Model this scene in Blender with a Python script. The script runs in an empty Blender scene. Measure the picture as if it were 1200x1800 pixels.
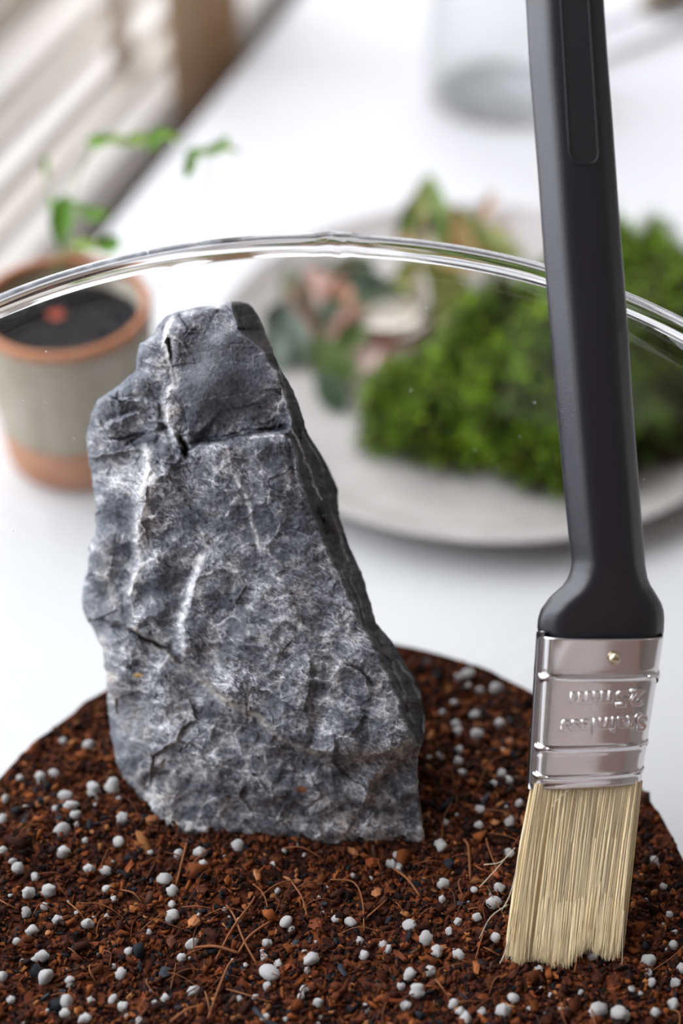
import bpy, math, random
import numpy as np
from mathutils import Vector, Matrix

sc = bpy.context.scene
random.seed(7)
R_ = np.random.RandomState(11)

# ------------------------------------------------------------------ camera
TH = math.radians(42.0)
FPX = 3000.0
CAM = np.array([0.0, -0.29726, 0.37765])
FW = np.array([0.0, math.cos(TH), -math.sin(TH)])
UP = np.array([0.0, math.sin(TH), math.cos(TH)])
RT = np.array([1.0, 0.0, 0.0])
cd = bpy.data.cameras.new('camera')
cam = bpy.data.objects.new('camera', cd)
sc.collection.objects.link(cam)
cam.location = CAM
cam.rotation_euler = (math.pi / 2 - TH, 0, 0)
cd.sensor_fit = 'VERTICAL'
cd.sensor_height = 24.0
cd.sensor_width = 16.0
cd.lens = 24.0 * FPX / 1800.0
cd.clip_start = 0.01
cd.clip_end = 50
cd.dof.use_dof = True
cd.dof.focus_distance = 0.3830
cd.dof.aperture_fstop = (cd.lens / 1000) / 0.0122
sc.camera = cam

# ------------------------------------------------------------------ world, lights, exposure
w = bpy.data.worlds.new('world')
sc.world = w
w.use_nodes = True
bg = w.node_tree.nodes['Background']
bg.inputs[0].default_value = (0.86, 0.89, 1.0, 1)
bg.inputs[1].default_value = 1.6

EA = np.array([-0.0947, 0.2947])          # a point on the table's left edge
EE = np.array([0.32890907, 0.9443616])    # along the edge, away from the camera
EN = np.array([-0.9443616, 0.32890907])   # away from the table, towards the window


def en(e, n, z):
    q = EA + EE * e + EN * n
    return (q[0], q[1], z)


def area(name, loc, target, sx, sy, power, color):
    ld = bpy.data.lights.new(name, 'AREA')
    ld.shape = 'RECTANGLE'
    ld.size = sx
    ld.size_y = sy
    ld.energy = power
    ld.color = color
    o = bpy.data.objects.new(name, ld)
    sc.collection.objects.link(o)
    o.location = loc
    d = Vector(target) - Vector(loc)
    o.rotation_euler = d.to_track_quat('-Z', 'Y').to_euler()
    return o


area('window_daylight', en(0.03, 0.30, 0.66), en(-0.25, -0.6, 0.15), 1.8, 1.2, 34.0, (0.94, 0.945, 1.0))
area('ceiling_lamp_light', (1.2, 0.2, 1.72), (0.9, 0.1, 0.0), 0.8, 0.8, 2.0, (1.0, 0.90, 0.80))

sc.view_settings.view_transform = 'Standard'
sc.view_settings.look = 'None'
sc.view_settings.gamma = 1.0
sc.view_settings.use_curve_mapping = False
sc.view_settings.exposure = 0.0
sc.cycles.use_denoising = True
sc.cycles.max_bounces = 10
sc.cycles.transparent_max_bounces = 16
sc.cycles.transmission_bounces = 10
sc.cycles.caustics_reflective = False
sc.cycles.sample_clamp_indirect = 6.0


# ------------------------------------------------------------------ helpers
def P(px, py, d):
    px = np.asarray(px, float); py = np.asarray(py, float); d = np.asarray(d, float)
    rx = (px - 600) / FPX * d
    ry = (900 - py) / FPX * d
    return CAM + d[..., None] * FW + rx[..., None] * RT + ry[..., None] * UP


def on_z(px, py, z):
    d = FW + (px - 600) / FPX * RT + (900 - py) / FPX * UP
    t = (z - CAM[2]) / d[2]
    return CAM + t * d


def obj(name, me, mat=None, parent=None):
    o = bpy.data.objects.new(name, me)
    sc.collection.objects.link(o)
    if mat is not None and len(me.materials) == 0:
        for m in (mat if isinstance(mat, (list, tuple)) else [mat]):
            me.materials.append(m)
    if parent is not None:
        o.parent = parent
        o.matrix_parent_inverse = Matrix.Translation(-parent.location) if parent.type == 'EMPTY' else Matrix.Identity(4)
        if parent.type != 'EMPTY':
            o.matrix_parent_inverse = parent.matrix_world.inverted()
    return o


def mesh(name, V, F, smooth=True, mats=None):
    me = bpy.data.meshes.new(name)
    V = np.asarray(V, float)
    if isinstance(F, np.ndarray):
        n, k = F.shape
        me.vertices.add(len(V)); me.vertices.foreach_set('co', V.ravel())
        me.loops.add(n * k); me.loops.foreach_set('vertex_index', F.ravel().astype(np.int32))
        me.polygons.add(n)
        me.polygons.foreach_set('loop_start', np.arange(0, n * k, k, dtype=np.int32))
        me.polygons.foreach_set('loop_total', np.full(n, k, dtype=np.int32))
        me.update(calc_edges=True)
    else:
        me.from_pydata([tuple(v) for v in V], [], F)
    if smooth:
        me.polygons.foreach_set('use_smooth', np.ones(len(me.polygons), bool))
    me.validate()
    me.update()
    return me


def empty(name, loc, label, cat, group=None):
    o = bpy.data.objects.new(name, None)
    sc.collection.objects.link(o)
    o.location = loc
    o.empty_display_size = 0.01
    tag(o, label, cat, group)
    return o


def tag(o, label=None, cat=None, group=None, kind=None):
    if label: o['label'] = label
    if cat: o['category'] = cat
    if group: o['group'] = group
    if kind: o['kind'] = kind
    return o


class MB:
    def __init__(s):
        s.v = []; s.f = []; s.c = []

    def add(s, V, F, col=None):
        b = len(s.v)
        s.v += [tuple(q) for q in V]
        s.f += [tuple(b + i for i in q) for q in F]
        if col is not None:
            s.c += [col] * len(V)

    def me(s, name, smooth=True):
        m = mesh(name, s.v, s.f, smooth)
        if s.c:
            a = m.color_attributes.new('tone', 'FLOAT_COLOR', 'POINT')
            a.data.foreach_set('color', np.array([list(q) + [1] for q in s.c], np.float32).ravel())
        return m


def box(lo, hi):
    x0, y0, z0 = lo; x1, y1, z1 = hi
    V = [(x0, y0, z0), (x1, y0, z0), (x1, y1, z0), (x0, y1, z0), (x0, y0, z1), (x1, y0, z1), (x1, y1, z1), (x0, y1, z1)]
    F = [(0, 3, 2, 1), (4, 5, 6, 7), (0, 1, 5, 4), (1, 2, 6, 5), (2, 3, 7, 6), (3, 0, 4, 7)]
    return V, F


def prism_en(e0, e1, n0, n1, z0, z1):
    V = [en(e, n, z) for z in (z0, z1) for e, n in ((e0, n0), (e1, n0), (e1, n1), (e0, n1))]
    F = [(0, 1, 2, 3), (7, 6, 5, 4), (0, 4, 5, 1), (1, 5, 6, 2), (2, 6, 7, 3), (3, 7, 4, 0)]
    return V, F


def bevel(o, width, seg=3):
    m = o.modifiers.new('bevel', 'BEVEL')
    m.width = width; m.segments = seg; m.limit_method = 'ANGLE'
    return o


def lathe(prof, n, cx=0.0, cy=0.0, closed=False):
    prof = np.array(prof); k = len(prof)
    a = np.linspace(0, 2 * math.pi, n, endpoint=False)
    V = np.stack([cx + prof[None, :, 0] * np.cos(a)[:, None], cy + prof[None, :, 0] * np.sin(a)[:, None],
                  np.repeat(prof[None, :, 1], n, 0)], -1).reshape(-1, 3)
    F = []
    kk = k if closed else k - 1
    for i in range(n):
        for j in range(kk):
            F.append((i * k + j, ((i + 1) % n) * k + j, ((i + 1) % n) * k + (j + 1) % k, i * k + (j + 1) % k))
    return V, np.array(F)


def smooth_line(pts, per=8):
    pts = [np.array(p, float) for p in pts]
    pts = [2 * pts[0] - pts[1]] + pts + [2 * pts[-1] - pts[-2]]
    out = []
    for i in range(1, len(pts) - 2):
        p0, p1, p2, p3 = pts[i - 1:i + 3]
        for k in range(per):
            t = k / per
            out.append(0.5 * ((2 * p1) + (-p0 + p2) * t + (2 * p0 - 5 * p1 + 4 * p2 - p3) * t * t + (-p0 + 3 * p1 - 3 * p2 + p3) * t ** 3))
    out.append(pts[-2])
    return np.array(out)


def tube(pts, rad, k=6, caps=True):
    pts = np.asarray(pts, float); n = len(pts)
    rad = np.broadcast_to(np.asarray(rad, float), (n,))
    T = np.gradient(pts, axis=0)
    T /= np.linalg.norm(T, axis=1)[:, None] + 1e-12
    ref = np.array([0.3, 0.2, 0.93]); ref = ref if abs(T[0] @ ref) < 0.9 else np.array([1.0, 0, 0])
    V = []; N = np.cross(T[0], ref)
    for i in range(n):
        N = N - (N @ T[i]) * T[i]; N /= np.linalg.norm(N) + 1e-12
        B = np.cross(T[i], N)
        for j in range(k):
            a = 2 * math.pi * j / k
            V.append(pts[i] + rad[i] * (math.cos(a) * N + math.sin(a) * B))
    F = []
    for i in range(n - 1):
        for j in range(k):
            F.append((i * k + j, i * k + (j + 1) % k, (i + 1) * k + (j + 1) % k, (i + 1) * k + j))
    if caps:
        F.append(tuple(range(k))[::-1]); F.append(tuple((n - 1) * k + j for j in range(k)))
    return V, F


# ---- numpy noise
def _h(ix, iy, s):
    n = (ix.astype(np.int64) * 374761393 + iy.astype(np.int64) * 668265263 + s * 1442695041) & 0x7fffffff
    n = ((n ^ (n >> 13)) * 1274126177) & 0x7fffffff
    n = ((n ^ (n >> 11)) * 1911520717) & 0x7fffffff
    return ((n ^ (n >> 16)) & 0xffff) / 65535.0


def vnoise(x, y, s=0):
    ix = np.floor(x); iy = np.floor(y); fx = x - ix; fy = y - iy
    fx = fx * fx * fx * (fx * (fx * 6 - 15) + 10); fy = fy * fy * fy * (fy * (fy * 6 - 15) + 10)
    a = _h(ix, iy, s); b = _h(ix + 1, iy, s); c = _h(ix, iy + 1, s); d = _h(ix + 1, iy + 1, s)
    return (a * (1 - fx) + b * fx) * (1 - fy) + (c * (1 - fx) + d * fx) * fy * 1.0


def fbm(x, y, o=4, s=0):
    r = 0; a = 0.5; t = 0
    for i in range(o):
        r = r + a * (vnoise(x * 2 ** i + 17.3 * i, y * 2 ** i - 9.1 * i, s + i) * 2 - 1); t += a; a *= 0.5
    return r / t


def worley(x, y, s=0):
    ix = np.floor(x); iy = np.floor(y)
    f1 = np.full(x.shape, 9.0); f2 = np.full(x.shape, 9.0)
    idv = np.zeros(x.shape); dxv = np.zeros(x.shape); dyv = np.zeros(x.shape)
    for di in (-1, 0, 1):
        for dj in (-1, 0, 1):
            cx = ix + di; cy = iy + dj
            px = cx + _h(cx, cy, s); py = cy + _h(cx, cy, s + 5)
            dx = x - px; dy = y - py
            d = np.hypot(dx, dy)
            closer = d < f1
            f2 = np.where(closer, f1, np.minimum(f2, d))
            idv = np.where(closer, _h(cx, cy, s + 9), idv)
            dxv = np.where(closer, dx, dxv); dyv = np.where(closer, dy, dyv)
            f1 = np.where(closer, d, f1)
    return f1, f2, idv, dxv, dyv


def sstep(a, b, x):
    t = np.clip((x - a) / (b - a), 0, 1)
    return t * t * (3 - 2 * t)


def polydist(x, y, pts):
    """distance to a polyline, signed side (+ = right of travel direction) and travel parameter 0..1"""
    pts = np.array(pts, float); best = np.full(x.shape, 1e9); sg = np.zeros(x.shape); par = np.zeros(x.shape)
    for i in range(len(pts) - 1):
        a = pts[i]; b = pts[i + 1]; d = b - a; L2 = d @ d
        t = np.clip(((x - a[0]) * d[0] + (y - a[1]) * d[1]) / L2, 0, 1)
        qx = x - a[0] - t * d[0]; qy = y - a[1] - t * d[1]
        dist = np.hypot(qx, qy)
        c = dist < best
        best = np.where(c, dist, best)
        sg = np.where(c, np.sign(d[0] * (y - a[1]) - d[1] * (x - a[0])), sg)
        par = np.where(c, (i + t) / (len(pts) - 1), par)
    return best, sg, par


# ------------------------------------------------------------------ materials
def mat(name, col=(0.8, 0.8, 0.8), rough=0.5, metal=0.0, spec=0.5, **kw):
    m = bpy.data.materials.new(name); m.use_nodes = True
    b = m.node_tree.nodes['Principled BSDF']
    b.inputs['Base Color'].default_value = (*col, 1)
    b.inputs['Roughness'].default_value = rough
    b.inputs['Metallic'].default_value = metal
    b.inputs['Specular IOR Level'].default_value = spec
    for k, v in kw.items():
        b.inputs[k].default_value = v
    return m


def nodes(m):
    return m.node_tree.nodes, m.node_tree.links, m.node_tree.nodes['Principled BSDF']


def add_noise_colour(m, c0, c1, scale, lo=0.35, hi=0.65, detail=4, stretch=None, coord='Object'):
    N, L, b = nodes(m)
    tc = N.new('ShaderNodeTexCoord'); mp = N.new('ShaderNodeMapping')
    if stretch: mp.inputs['Scale'].default_value = stretch
    n = N.new('ShaderNodeTexNoise'); n.inputs['Scale'].default_value = scale; n.inputs['Detail'].default_value = detail
    r = N.new('ShaderNodeValToRGB')
    r.color_ramp.elements[0].position = lo; r.color_ramp.elements[0].color = (*c0, 1)
    r.color_ramp.elements[1].position = hi; r.color_ramp.elements[1].color = (*c1, 1)
    L.new(tc.outputs[coord], mp.inputs[0]); L.new(mp.outputs[0], n.inputs['Vector'])
    L.new(n.outputs['Fac'], r.inputs[0]); L.new(r.outputs[0], b.inputs['Base Color'])
    return r


def add_bump(m, scale, dist, strength=1.0, detail=3):
    N, L, b = nodes(m)
    tc = N.new('ShaderNodeTexCoord')
    n = N.new('ShaderNodeTexNoise'); n.inputs['Scale'].default_value = scale; n.inputs['Detail'].default_value = detail
    bp = N.new('ShaderNodeBump'); bp.inputs['Distance'].default_value = dist; bp.inputs['Strength'].default_value = strength
    L.new(tc.outputs['Object'], n.inputs['Vector']); L.new(n.outputs['Fac'], bp.inputs['Height'])
    L.new(bp.outputs[0], b.inputs['Normal'])
    return bp


def attr_mat(name, rough=0.7, spec=0.4, attr='tone'):
    m = mat(name, rough=rough, spec=spec)
    N, L, b = nodes(m)
    a = N.new('ShaderNodeAttribute'); a.attribute_name = attr
    L.new(a.outputs['Color'], b.inputs['Base Color'])
    return m


def thin_glass(name, tint=(0.985, 0.99, 0.985), ior=1.45, rough=0.0):
    m = bpy.data.materials.new(name); m.use_nodes = True
    N = m.node_tree.nodes; L = m.node_tree.links
    N.clear()
    out = N.new('ShaderNodeOutputMaterial'); mx = N.new('ShaderNodeMixShader')
    t = N.new('ShaderNodeBsdfTransparent'); t.inputs[0].default_value = (*tint, 1)
    g = N.new('ShaderNodeBsdfGlossy'); g.inputs['Roughness'].default_value = rough
    fr = N.new('ShaderNodeFresnel')      # same index from both sides: a thin pane, no total reflection inside
    ge = N.new('ShaderNodeNewGeometry'); mr = N.new('ShaderNodeMapRange')
    mr.inputs[3].default_value = ior; mr.inputs[4].default_value = 1.0 / ior
    L.new(ge.outputs['Backfacing'], mr.inputs[0]); L.new(mr.outputs[0], fr.inputs['IOR'])
    L.new(fr.outputs[0], mx.inputs[0]); L.new(t.outputs[0], mx.inputs[1]); L.new(g.outputs[0], mx.inputs[2])
    L.new(mx.outputs[0], out.inputs[0])
    return m


M_wall = mat('wall_paint', (0.50, 0.47, 0.44), 0.8); add_bump(M_wall, 60, 0.001)
M_ceil = mat('ceiling_paint', (0.62, 0.60, 0.58), 0.9); add_bump(M_ceil, 40, 0.001)
M_floor = mat('floor_wood', (0.3, 0.2, 0.13), 0.45)
add_noise_colour(M_floor, (0.20, 0.12, 0.07), (0.36, 0.24, 0.15), 6, stretch=(1, 12, 1)); 
M_table = mat('table_laminate', (0.63, 0.63, 0.635), 0.55, spec=0.30); add_bump(M_table, 900, 0.00005, 0.4)
M_trim = mat('window_trim_paint', (0.74, 0.71, 0.67), 0.5); add_bump(M_trim, 200, 0.0002)
M_trim2 = mat('window_trim_shaded', (0.66, 0.61, 0.545), 0.55); add_bump(M_trim2, 200, 0.0002)  # darker copy of the trim paint; shade of the frame steps put into colour
M_sheer = mat('cream_cloth', (0.80, 0.74, 0.68), 0.9); add_bump(M_sheer, 1500, 0.0005)
M_tan = mat('tan_cloth', (0.42, 0.30, 0.19), 0.9)
add_noise_colour(M_tan, (0.36, 0.26, 0.17), (0.62, 0.51, 0.40), 22, 0.40, 0.60, stretch=(1, 1, 0.3))
for m_ in (M_sheer, M_tan):
    N, L, b = nodes(m_)
    tr_ = N.new('ShaderNodeBsdfTranslucent'); tr_.inputs[0].default_value = (0.8, 0.74, 0.68, 1) if m_ is M_sheer else (0.5, 0.38, 0.26, 1)
    ms_ = N.new('ShaderNodeMixShader'); ms_.inputs[0].default_value = 0.5
    L.new(b.outputs[0], ms_.inputs[1]); L.new(tr_.outputs[0], ms_.inputs[2]); L.new(ms_.outputs[0], N['Material Output'].inputs[0])
M_glass = thin_glass('clear_glass')
M_jar = thin_glass('jar_glass', (0.955, 0.96, 0.96), 1.5)
M_rim = mat('rim_glass', (1, 1, 1), 0.0, **{'Transmission Weight': 1.0, 'IOR': 1.5})
M_black = mat('black_plastic', (0.013, 0.013, 0.017), 0.33, spec=0.6)
bpn = add_bump(M_black, 3200, 0.00012, 0.45, 2)
M_steel = mat('ferrule_steel', (0.72, 0.69, 0.69), 0.13, 1.0); add_bump(M_steel, 90, 0.0006, 0.10, 2)
M_edge = mat('steel_seam', (0.30, 0.29, 0.30), 0.22, 1.0)
M_rivet = mat('brass_rivet', (0.62, 0.52, 0.36), 0.25, 1.0)
M_tweez = mat('tweezer_steel', (0.30, 0.31, 0.33), 0.3, 1.0)
M_bristle = attr_mat('bristle_fibre', 0.55, 0.4)
M_crumb = attr_mat('coir_crumb', 0.9, 0.12)
M_plate = mat('plate_glaze', (0.52, 0.49, 0.47), 0.5)
add_noise_colour(M_plate, (0.40, 0.372, 0.36), (0.48, 0.45, 0.435), 60)
M_potglaze = mat('pot_glaze', (0.36, 0.33, 0.25), 0.4)
add_noise_colour(M_potglaze, (0.33, 0.285, 0.205), (0.47, 0.43, 0.34), 120, 0.3, 0.7, stretch=(1, 1, 0.12))
M_terra = mat('terracotta', (0.52, 0.25, 0.14), 0.75)
add_noise_colour(M_terra, (0.47, 0.22, 0.12), (0.58, 0.30, 0.18), 90)
M_rimterra = mat('rim_terracotta', (0.42, 0.15, 0.05), 0.5)
M_perlite = mat('perlite_white', (0.80, 0.78, 0.77), 0.95, spec=0.2)
add_noise_colour(M_perlite, (0.68, 0.66, 0.65), (0.93, 0.91, 0.90), 900, 0.3, 0.5); add_bump(M_perlite, 1600, 0.0003)
M_moss = attr_mat('moss_green', 0.7, 0.3)
M_leaf = attr_mat('leaf_green', 0.5, 0.4)
M_dust = mat('dust_speck', (0.85, 0.85, 0.85), 0.9)
M_red = mat('red_bead', (0.55, 0.09, 0.04), 0.5)

# ------------------------------------------------------------------ the room
FL = -0.75; CE = 1.75


def struct(name, VF, m, smooth=False):
    o = obj(name, mesh(name, VF[0], VF[1], smooth), m)
    o['kind'] = 'structure'
    return o


E0, E1 = -2.2, 2.2        # along the window wall
NR = -2.6                 # opposite wall
struct('floor', prism_en(E0, E1, NR, 0.40, FL - 0.1, FL), M_floor)
struct('ceiling', prism_en(E0, E1, NR, 0.40, CE, CE + 0.1), M_ceil)
struct('wall_right', prism_en(E0, E1, NR - 0.1, NR, FL, CE), M_wall)
struct('wall_back', prism_en(E1, E1 + 0.1, NR, 0.40, FL, CE), M_wall)
M_warm = mat('warm_reflection_tint', (0.58, 0.34, 0.27), 0.8)  # colour added to the unseen wall for a pinkish reflection in the ferrule
add_bump(M_warm, 60, 0.001)
struct('wall_front', prism_en(E0 - 0.1, E0, NR, 0.40, FL, CE), M_warm)
# window wall: parapet, piers, lintel around the opening
wl = MB()
wl.add(*prism_en(E0, E1, 0.105, 0.40, FL, -0.030))
wl.add(*prism_en(E0, -0.95, 0.15, 0.28, 0.03, CE))
wl.add(*prism_en(1.05, E1, 0.15, 0.28, 0.03, CE))
wl.add(*prism_en(-0.95, 1.05, 0.15, 0.28, 1.45, CE))
o = obj('wall_left', wl.me('wall_left', False), M_wall); o['kind'] = 'structure'

# ------------------------------------------------------------------ window sill and stepped frame (n, z profile)
win = bpy.data.objects.new('window_1', None); sc.collection.objects.link(win)
win.location = en(0, 0.14, 0.0); win['kind'] = 'structure'
win['label'] = 'cream stepped window sill and frame left of the table'


def wpart(name, n0, n1, z0, z1, m, e0=-1.2, e1=1.4, bv=0.002):
    V, F = prism_en(e0, e1, n0, n1, z0, z1)
    p = obj(name, mesh(name, V, F, False), m, win)
    bevel(p, bv, 2)
    return p


wpart('sill_board', 0.030, 0.105, -0.045, -0.013, M_trim, bv=0.012)
wpart('frame_rail', 0.046, 0.130, -0.013, -0.0085, M_trim2)
wpart('frame_rail', 0.058, 0.150, -0.0085, -0.003, M_trim, bv=0.003)
wpart('frame_rail', 0.073, 0.160, -0.003, 0.002, M_trim2)
wpart('frame_rail', 0.083, 0.175, 0.002, 0.008, M_trim, bv=0.004)
wpart('sash_rail', 0.112, 0.160, 0.008, 0.022, M_trim2)
wpart('sash_rail', 0.125, 0.160, 0.022, 0.050, M_trim)
for e in (-0.95, 0.05, 1.02):
    wpart('sash_stile', 0.125, 0.160, 0.050, 1.45, M_trim, e, e + 0.04)
for e in (-0.91, 0.09):
    V, F = prism_en(e, e + 0.95, 0.140, 0.144, 0.05, 1.45)
    obj('pane', mesh('pane', V, F, False), M_glass, win)

# ------------------------------------------------------------------ curtains in the far corner
def curtain(name, e0, e1, n, z0, z1, amp, folds, m, label, lean=0.0, seed=0):
    nu, nv = 90, 40
    V = []
    for side in (0, 1):
        for j in range(nv):
            t = j / (nv - 1)
            z = z0 + (z1 - z0) * t
            for i in range(nu):
                u = i / (nu - 1)
                a = amp * (math.sin(u * folds * 2 * math.pi + seed) + 0.35 * math.sin(u * folds * 4.7 * math.pi + 2 * seed + t))
                ww = 0.72 + 0.28 * min(1, t * 2.5)
                e = (e0 + e1) / 2 + (u - 0.5) * (e1 - e0) * ww + lean * t
                V.append(en(e, n + a * (0.6 + 0.4 * t) + side * 0.0015, z))
    F = []
    for side in (0, 1):
        b = side * nu * nv
        for j in range(nv - 1):
            for i in range(nu - 1):
                q = (b + j * nu + i, b + j * nu + i + 1, b + (j + 1) * nu + i + 1, b + (j + 1) * nu + i)
                F.append(q if side == 0 else q[::-1])
    o = obj(name, mesh(name, V, np.array(F)), m)
    tag(o, label, 'curtain')
    return o


curtain('sheer_curtain', 0.131, 0.152, 0.058, -0.014, 1.2, 0.004, 2, M_sheer,
        'narrow cream curtain hanging onto the window sill, upper left', 0.02)
curtain('tan_drape', 0.122, 0.198, 0.026, -0.70, 1.2, 0.005, 3, M_tan,
        'tan brown curtain hanging between table edge and sill', 0.03, 1.3)

# ------------------------------------------------------------------ table
table = empty('table', (0.45, 0.3, FL), 'white table beside the window carrying all the objects', 'table')
V, F = prism_en(-0.75, 0.95, -0.95, 0.0, -0.022, 0.0)
tt = obj('table_top', mesh('table_top', V, F, False), M_table, table); bevel(tt, 0.0015, 3)
for e in (-0.68, 0.88):
    for n in (-0.88, -0.07):
        V, F = prism_en(e - 0.025, e + 0.025, n - 0.025, n + 0.025, FL, -0.022)
        obj('leg', mesh('leg', V, F, False), M_table, table)

# ------------------------------------------------------------------ glass bowl
BX, BY = -0.0058, -0.0697
RZ, RR = 0.1555, 0.1132
bowl = empty('glass_bowl', (BX, BY, 0), 'clear flared glass bowl with thick rolled rim holding the soil and rock', 'bowl')
inner = smooth_line([(0.0004, 0.006), (0.030, 0.006), (0.056, 0.0075), (0.069, 0.017), (0.0805, 0.032), (0.0882, 0.052),
                     (0.0972, 0.090), (0.1060, 0.125), (0.1122, 0.1530)], 5)
outer = smooth_line([(0.1142, 0.1530), (0.1080, 0.125), (0.0992, 0.090), (0.0905, 0.052), (0.0830, 0.030), (0.0715, 0.012),
                     (0.060, 0.0005), (0.030, 0.0012), (0.0004, 0.0012)], 5)
V, F = lathe(np.vstack([inner, outer]), 160, BX, BY)
obj('bowl_wall', mesh('bowl_wall', V, F), M_glass, bowl)
nr, kr = 420, 22
V = []
for i in range(nr):
    a = 2 * math.pi * i / nr
    deg = math.degrees(a)
    bump_ = math.exp(-((deg - 87.5) / 2.2) ** 2)
    for j in range(kr):
        b = 2 * math.pi * j / kr
        rr = RR + 0.00005 * math.sin(a * 7) + (0.0018 + 0.0003 * bump_) * math.cos(b)
        zz = RZ + 0.0004 * bump_ + (0.0029 + 0.0004 * bump_) * math.sin(b)
        rr += 0.0004 * bump_ * math.sin(deg * 2.0)
        V.append((BX + rr * math.cos(a), BY + rr * math.sin(a), zz))
F = [(i * kr + j, ((i + 1) % nr) * kr + j, ((i + 1) % nr) * kr + (j + 1) % kr, i * kr + (j + 1) % kr) for i in range(nr) for j in range(kr)]
obj('rim', mesh('rim', V, np.array(F)), M_rim, bowl)
mb = MB()
ico = [(1, 0, 0), (-1, 0, 0), (0, 1, 0), (0, -1, 0), (0, 0, 1), (0, 0, -1)]
icf = [(0, 2, 4), (2, 1, 4), (1, 3, 4), (3, 0, 4), (2, 0, 5), (1, 2, 5), (3, 1, 5), (0, 3, 5)]
for i in range(60):
    a = math.radians(random.uniform(35, 150)); t = random.uniform(0.3, 0.97)
    r_ = np.interp(0.052 + t * 0.101, inner[:, 1][4:], inner[:, 0][4:]) - 0.0001
    c = (BX + r_ * math.cos(a), BY + r_ * math.sin(a), 0.052 + t * 0.101)
    s = random.uniform(0.00008, 0.00028)
    mb.add([(c[0] + s * q[0], c[1] + s * q[1], c[2] + s * q[2]) for q in ico], icf)
o = obj('dust', mb.me('dust'), M_dust, bowl); o['kind'] = 'stuff'; o['label'] = 'white dust specks on the glass'

# ------------------------------------------------------------------ soil
SZ = 0.0520


def soil_z(x, y):
    x = np.asarray(x, float); y = np.asarray(y, float)
    X = x * 1000; Y = y * 1000
    h = SZ + 0.0016 * fbm(X / 26, Y / 26, 3, 3) + 0.0011 * fbm(X / 6, Y / 6, 3, 8) + 0.00055 * fbm(X / 1.8, Y / 1.8, 2, 21)
    r = np.hypot(x - BX, y - BY)
    h = h - 0.002 * sstep(0.070, 0.083, r)
    return h


def soil_pt(px, py):
    z = SZ
    for _ in range(5):
        p = on_z(px, py, z); z = float(soil_z(p[0], p[1]))
    return np.array([p[0], p[1], z])


SR = 0.0868
soil = empty('potting_soil', (BX, BY, 0.008), 'reddish brown coir soil dotted with white perlite filling the bowl', 'soil')
ng = 330
rs = np.linspace(0, 1, 170) ** 0.9 * SR
aa = np.linspace(0, 2 * math.pi, 520, endpoint=False)
AA, RS = np.meshgrid(aa, rs, indexing='ij')
X = BX + RS * np.cos(AA); Y = BY + RS * np.sin(AA); Z = soil_z(X, Y)
na, nrr = X.shape
V = np.stack([X, Y, Z], -1).reshape(-1, 3)
ia = np.arange(na)[:, None]; ir = np.arange(nrr - 1)[None, :]
F = np.stack([ia * nrr + ir, ((ia) % na) * nrr + ir + 1, ((ia + 1) % na) * nrr + ir + 1, ((ia + 1) % na) * nrr + ir], -1).reshape(-1, 4)
side = [(0.0865, 0.050), (0.0772, 0.034), (0.0685, 0.019), (0.056, 0.0092), (0.0, 0.0085)]
nb = len(V); Vs = []
for (r, z) in side:
    Vs.append(np.stack([BX + r * np.cos(aa), BY + r * np.sin(aa), np.full(na, z)], -1))
Vs = np.vstack(Vs)
Fs = []
i = np.arange(na); i2 = (i + 1) % na
prev = i * nrr + nrr - 1; prev2 = i2 * nrr + nrr - 1
for k in range(len(side)):
    cur = nb + k * na + i; cur2 = nb + k * na + i2
    Fs.append(np.stack([prev, cur, cur2, prev2], -1)); prev, prev2 = cur, cur2
me = mesh('soil_bed', np.vstack([V, Vs]), np.vstack([F] + Fs).astype(np.int64), True)
M_soil = mat('soil_brown', (0.03, 0.012, 0.008), 0.95, spec=0.1)
N, L, b = nodes(M_soil)
tc = N.new('ShaderNodeTexCoord'); vo = N.new('ShaderNodeTexVoronoi'); vo.inputs['Scale'].default_value = 520
r = N.new('ShaderNodeValToRGB'); sp = N.new('ShaderNodeSeparateColor')
el = r.color_ramp.elements; el[0].position = 0.0; el[0].color = (0.008, 0.005, 0.005, 1)
el[1].position = 1.0; el[1].color = (0.19, 0.055, 0.018, 1)
for p_, c_ in ((0.35, (0.035, 0.012, 0.007)), (0.65, (0.075, 0.021, 0.010))):
    e_ = el.new(p_); e_.color = (*c_, 1)
L.new(tc.outputs['Object'], vo.inputs['Vector']); L.new(vo.outputs['Color'], sp.inputs[0]); L.new(sp.outputs[0], r.inputs[0])
L.new(r.outputs[0], b.inputs['Base Color'])
obj('soil_bed', me, M_soil, soil)

# ------------------------------------------------------------------ the rock
LX = [(530, 400), (534, 388), (540, 345), (548, 312), (556, 292), (572, 277), (588, 269), (604, 246), (622, 240), (652, 239), (664, 222), (682, 203),
      (704, 170), (728, 160), (770, 151), (800, 154), (832, 160), (880, 168), (935, 168), (962, 158), (985, 155), (1020, 149), (1055, 142), (1085, 150),
      (1110, 165), (1140, 179), (1190, 187), (1240, 190), (1290, 194), (1340, 205), (1380, 222), (1425, 232), (1470, 236), (1540, 240)]
RX = [(530, 420), (534, 436), (541, 444), (552, 452), (565, 457), (600, 473), (640, 490), (675, 508), (710, 525), (760, 540), (810, 571), (835, 584), (860, 592), (910, 598),
      (960, 614), (1005, 635), (1060, 651), (1095, 662), (1130, 690), (1165, 711), (1195, 731), (1230, 742), (1270, 747), (1300, 744), (1330, 734), (1380, 734), (1430, 741), (1480, 748), (1540, 752)]
RG = [(530, 404), (545, 410), (580, 417), (598, 440), (630, 470), (660, 484), (700, 500), (740, 513), (770, 506), (800, 519), (850, 528), (900, 548), (950, 568), (1000, 589), (1050, 608), (1100, 634),
      (1150, 661), (1200, 684), (1250, 703), (1290, 722), (1312, 733), (1400, 734), (1480, 746), (1540, 750)]


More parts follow.
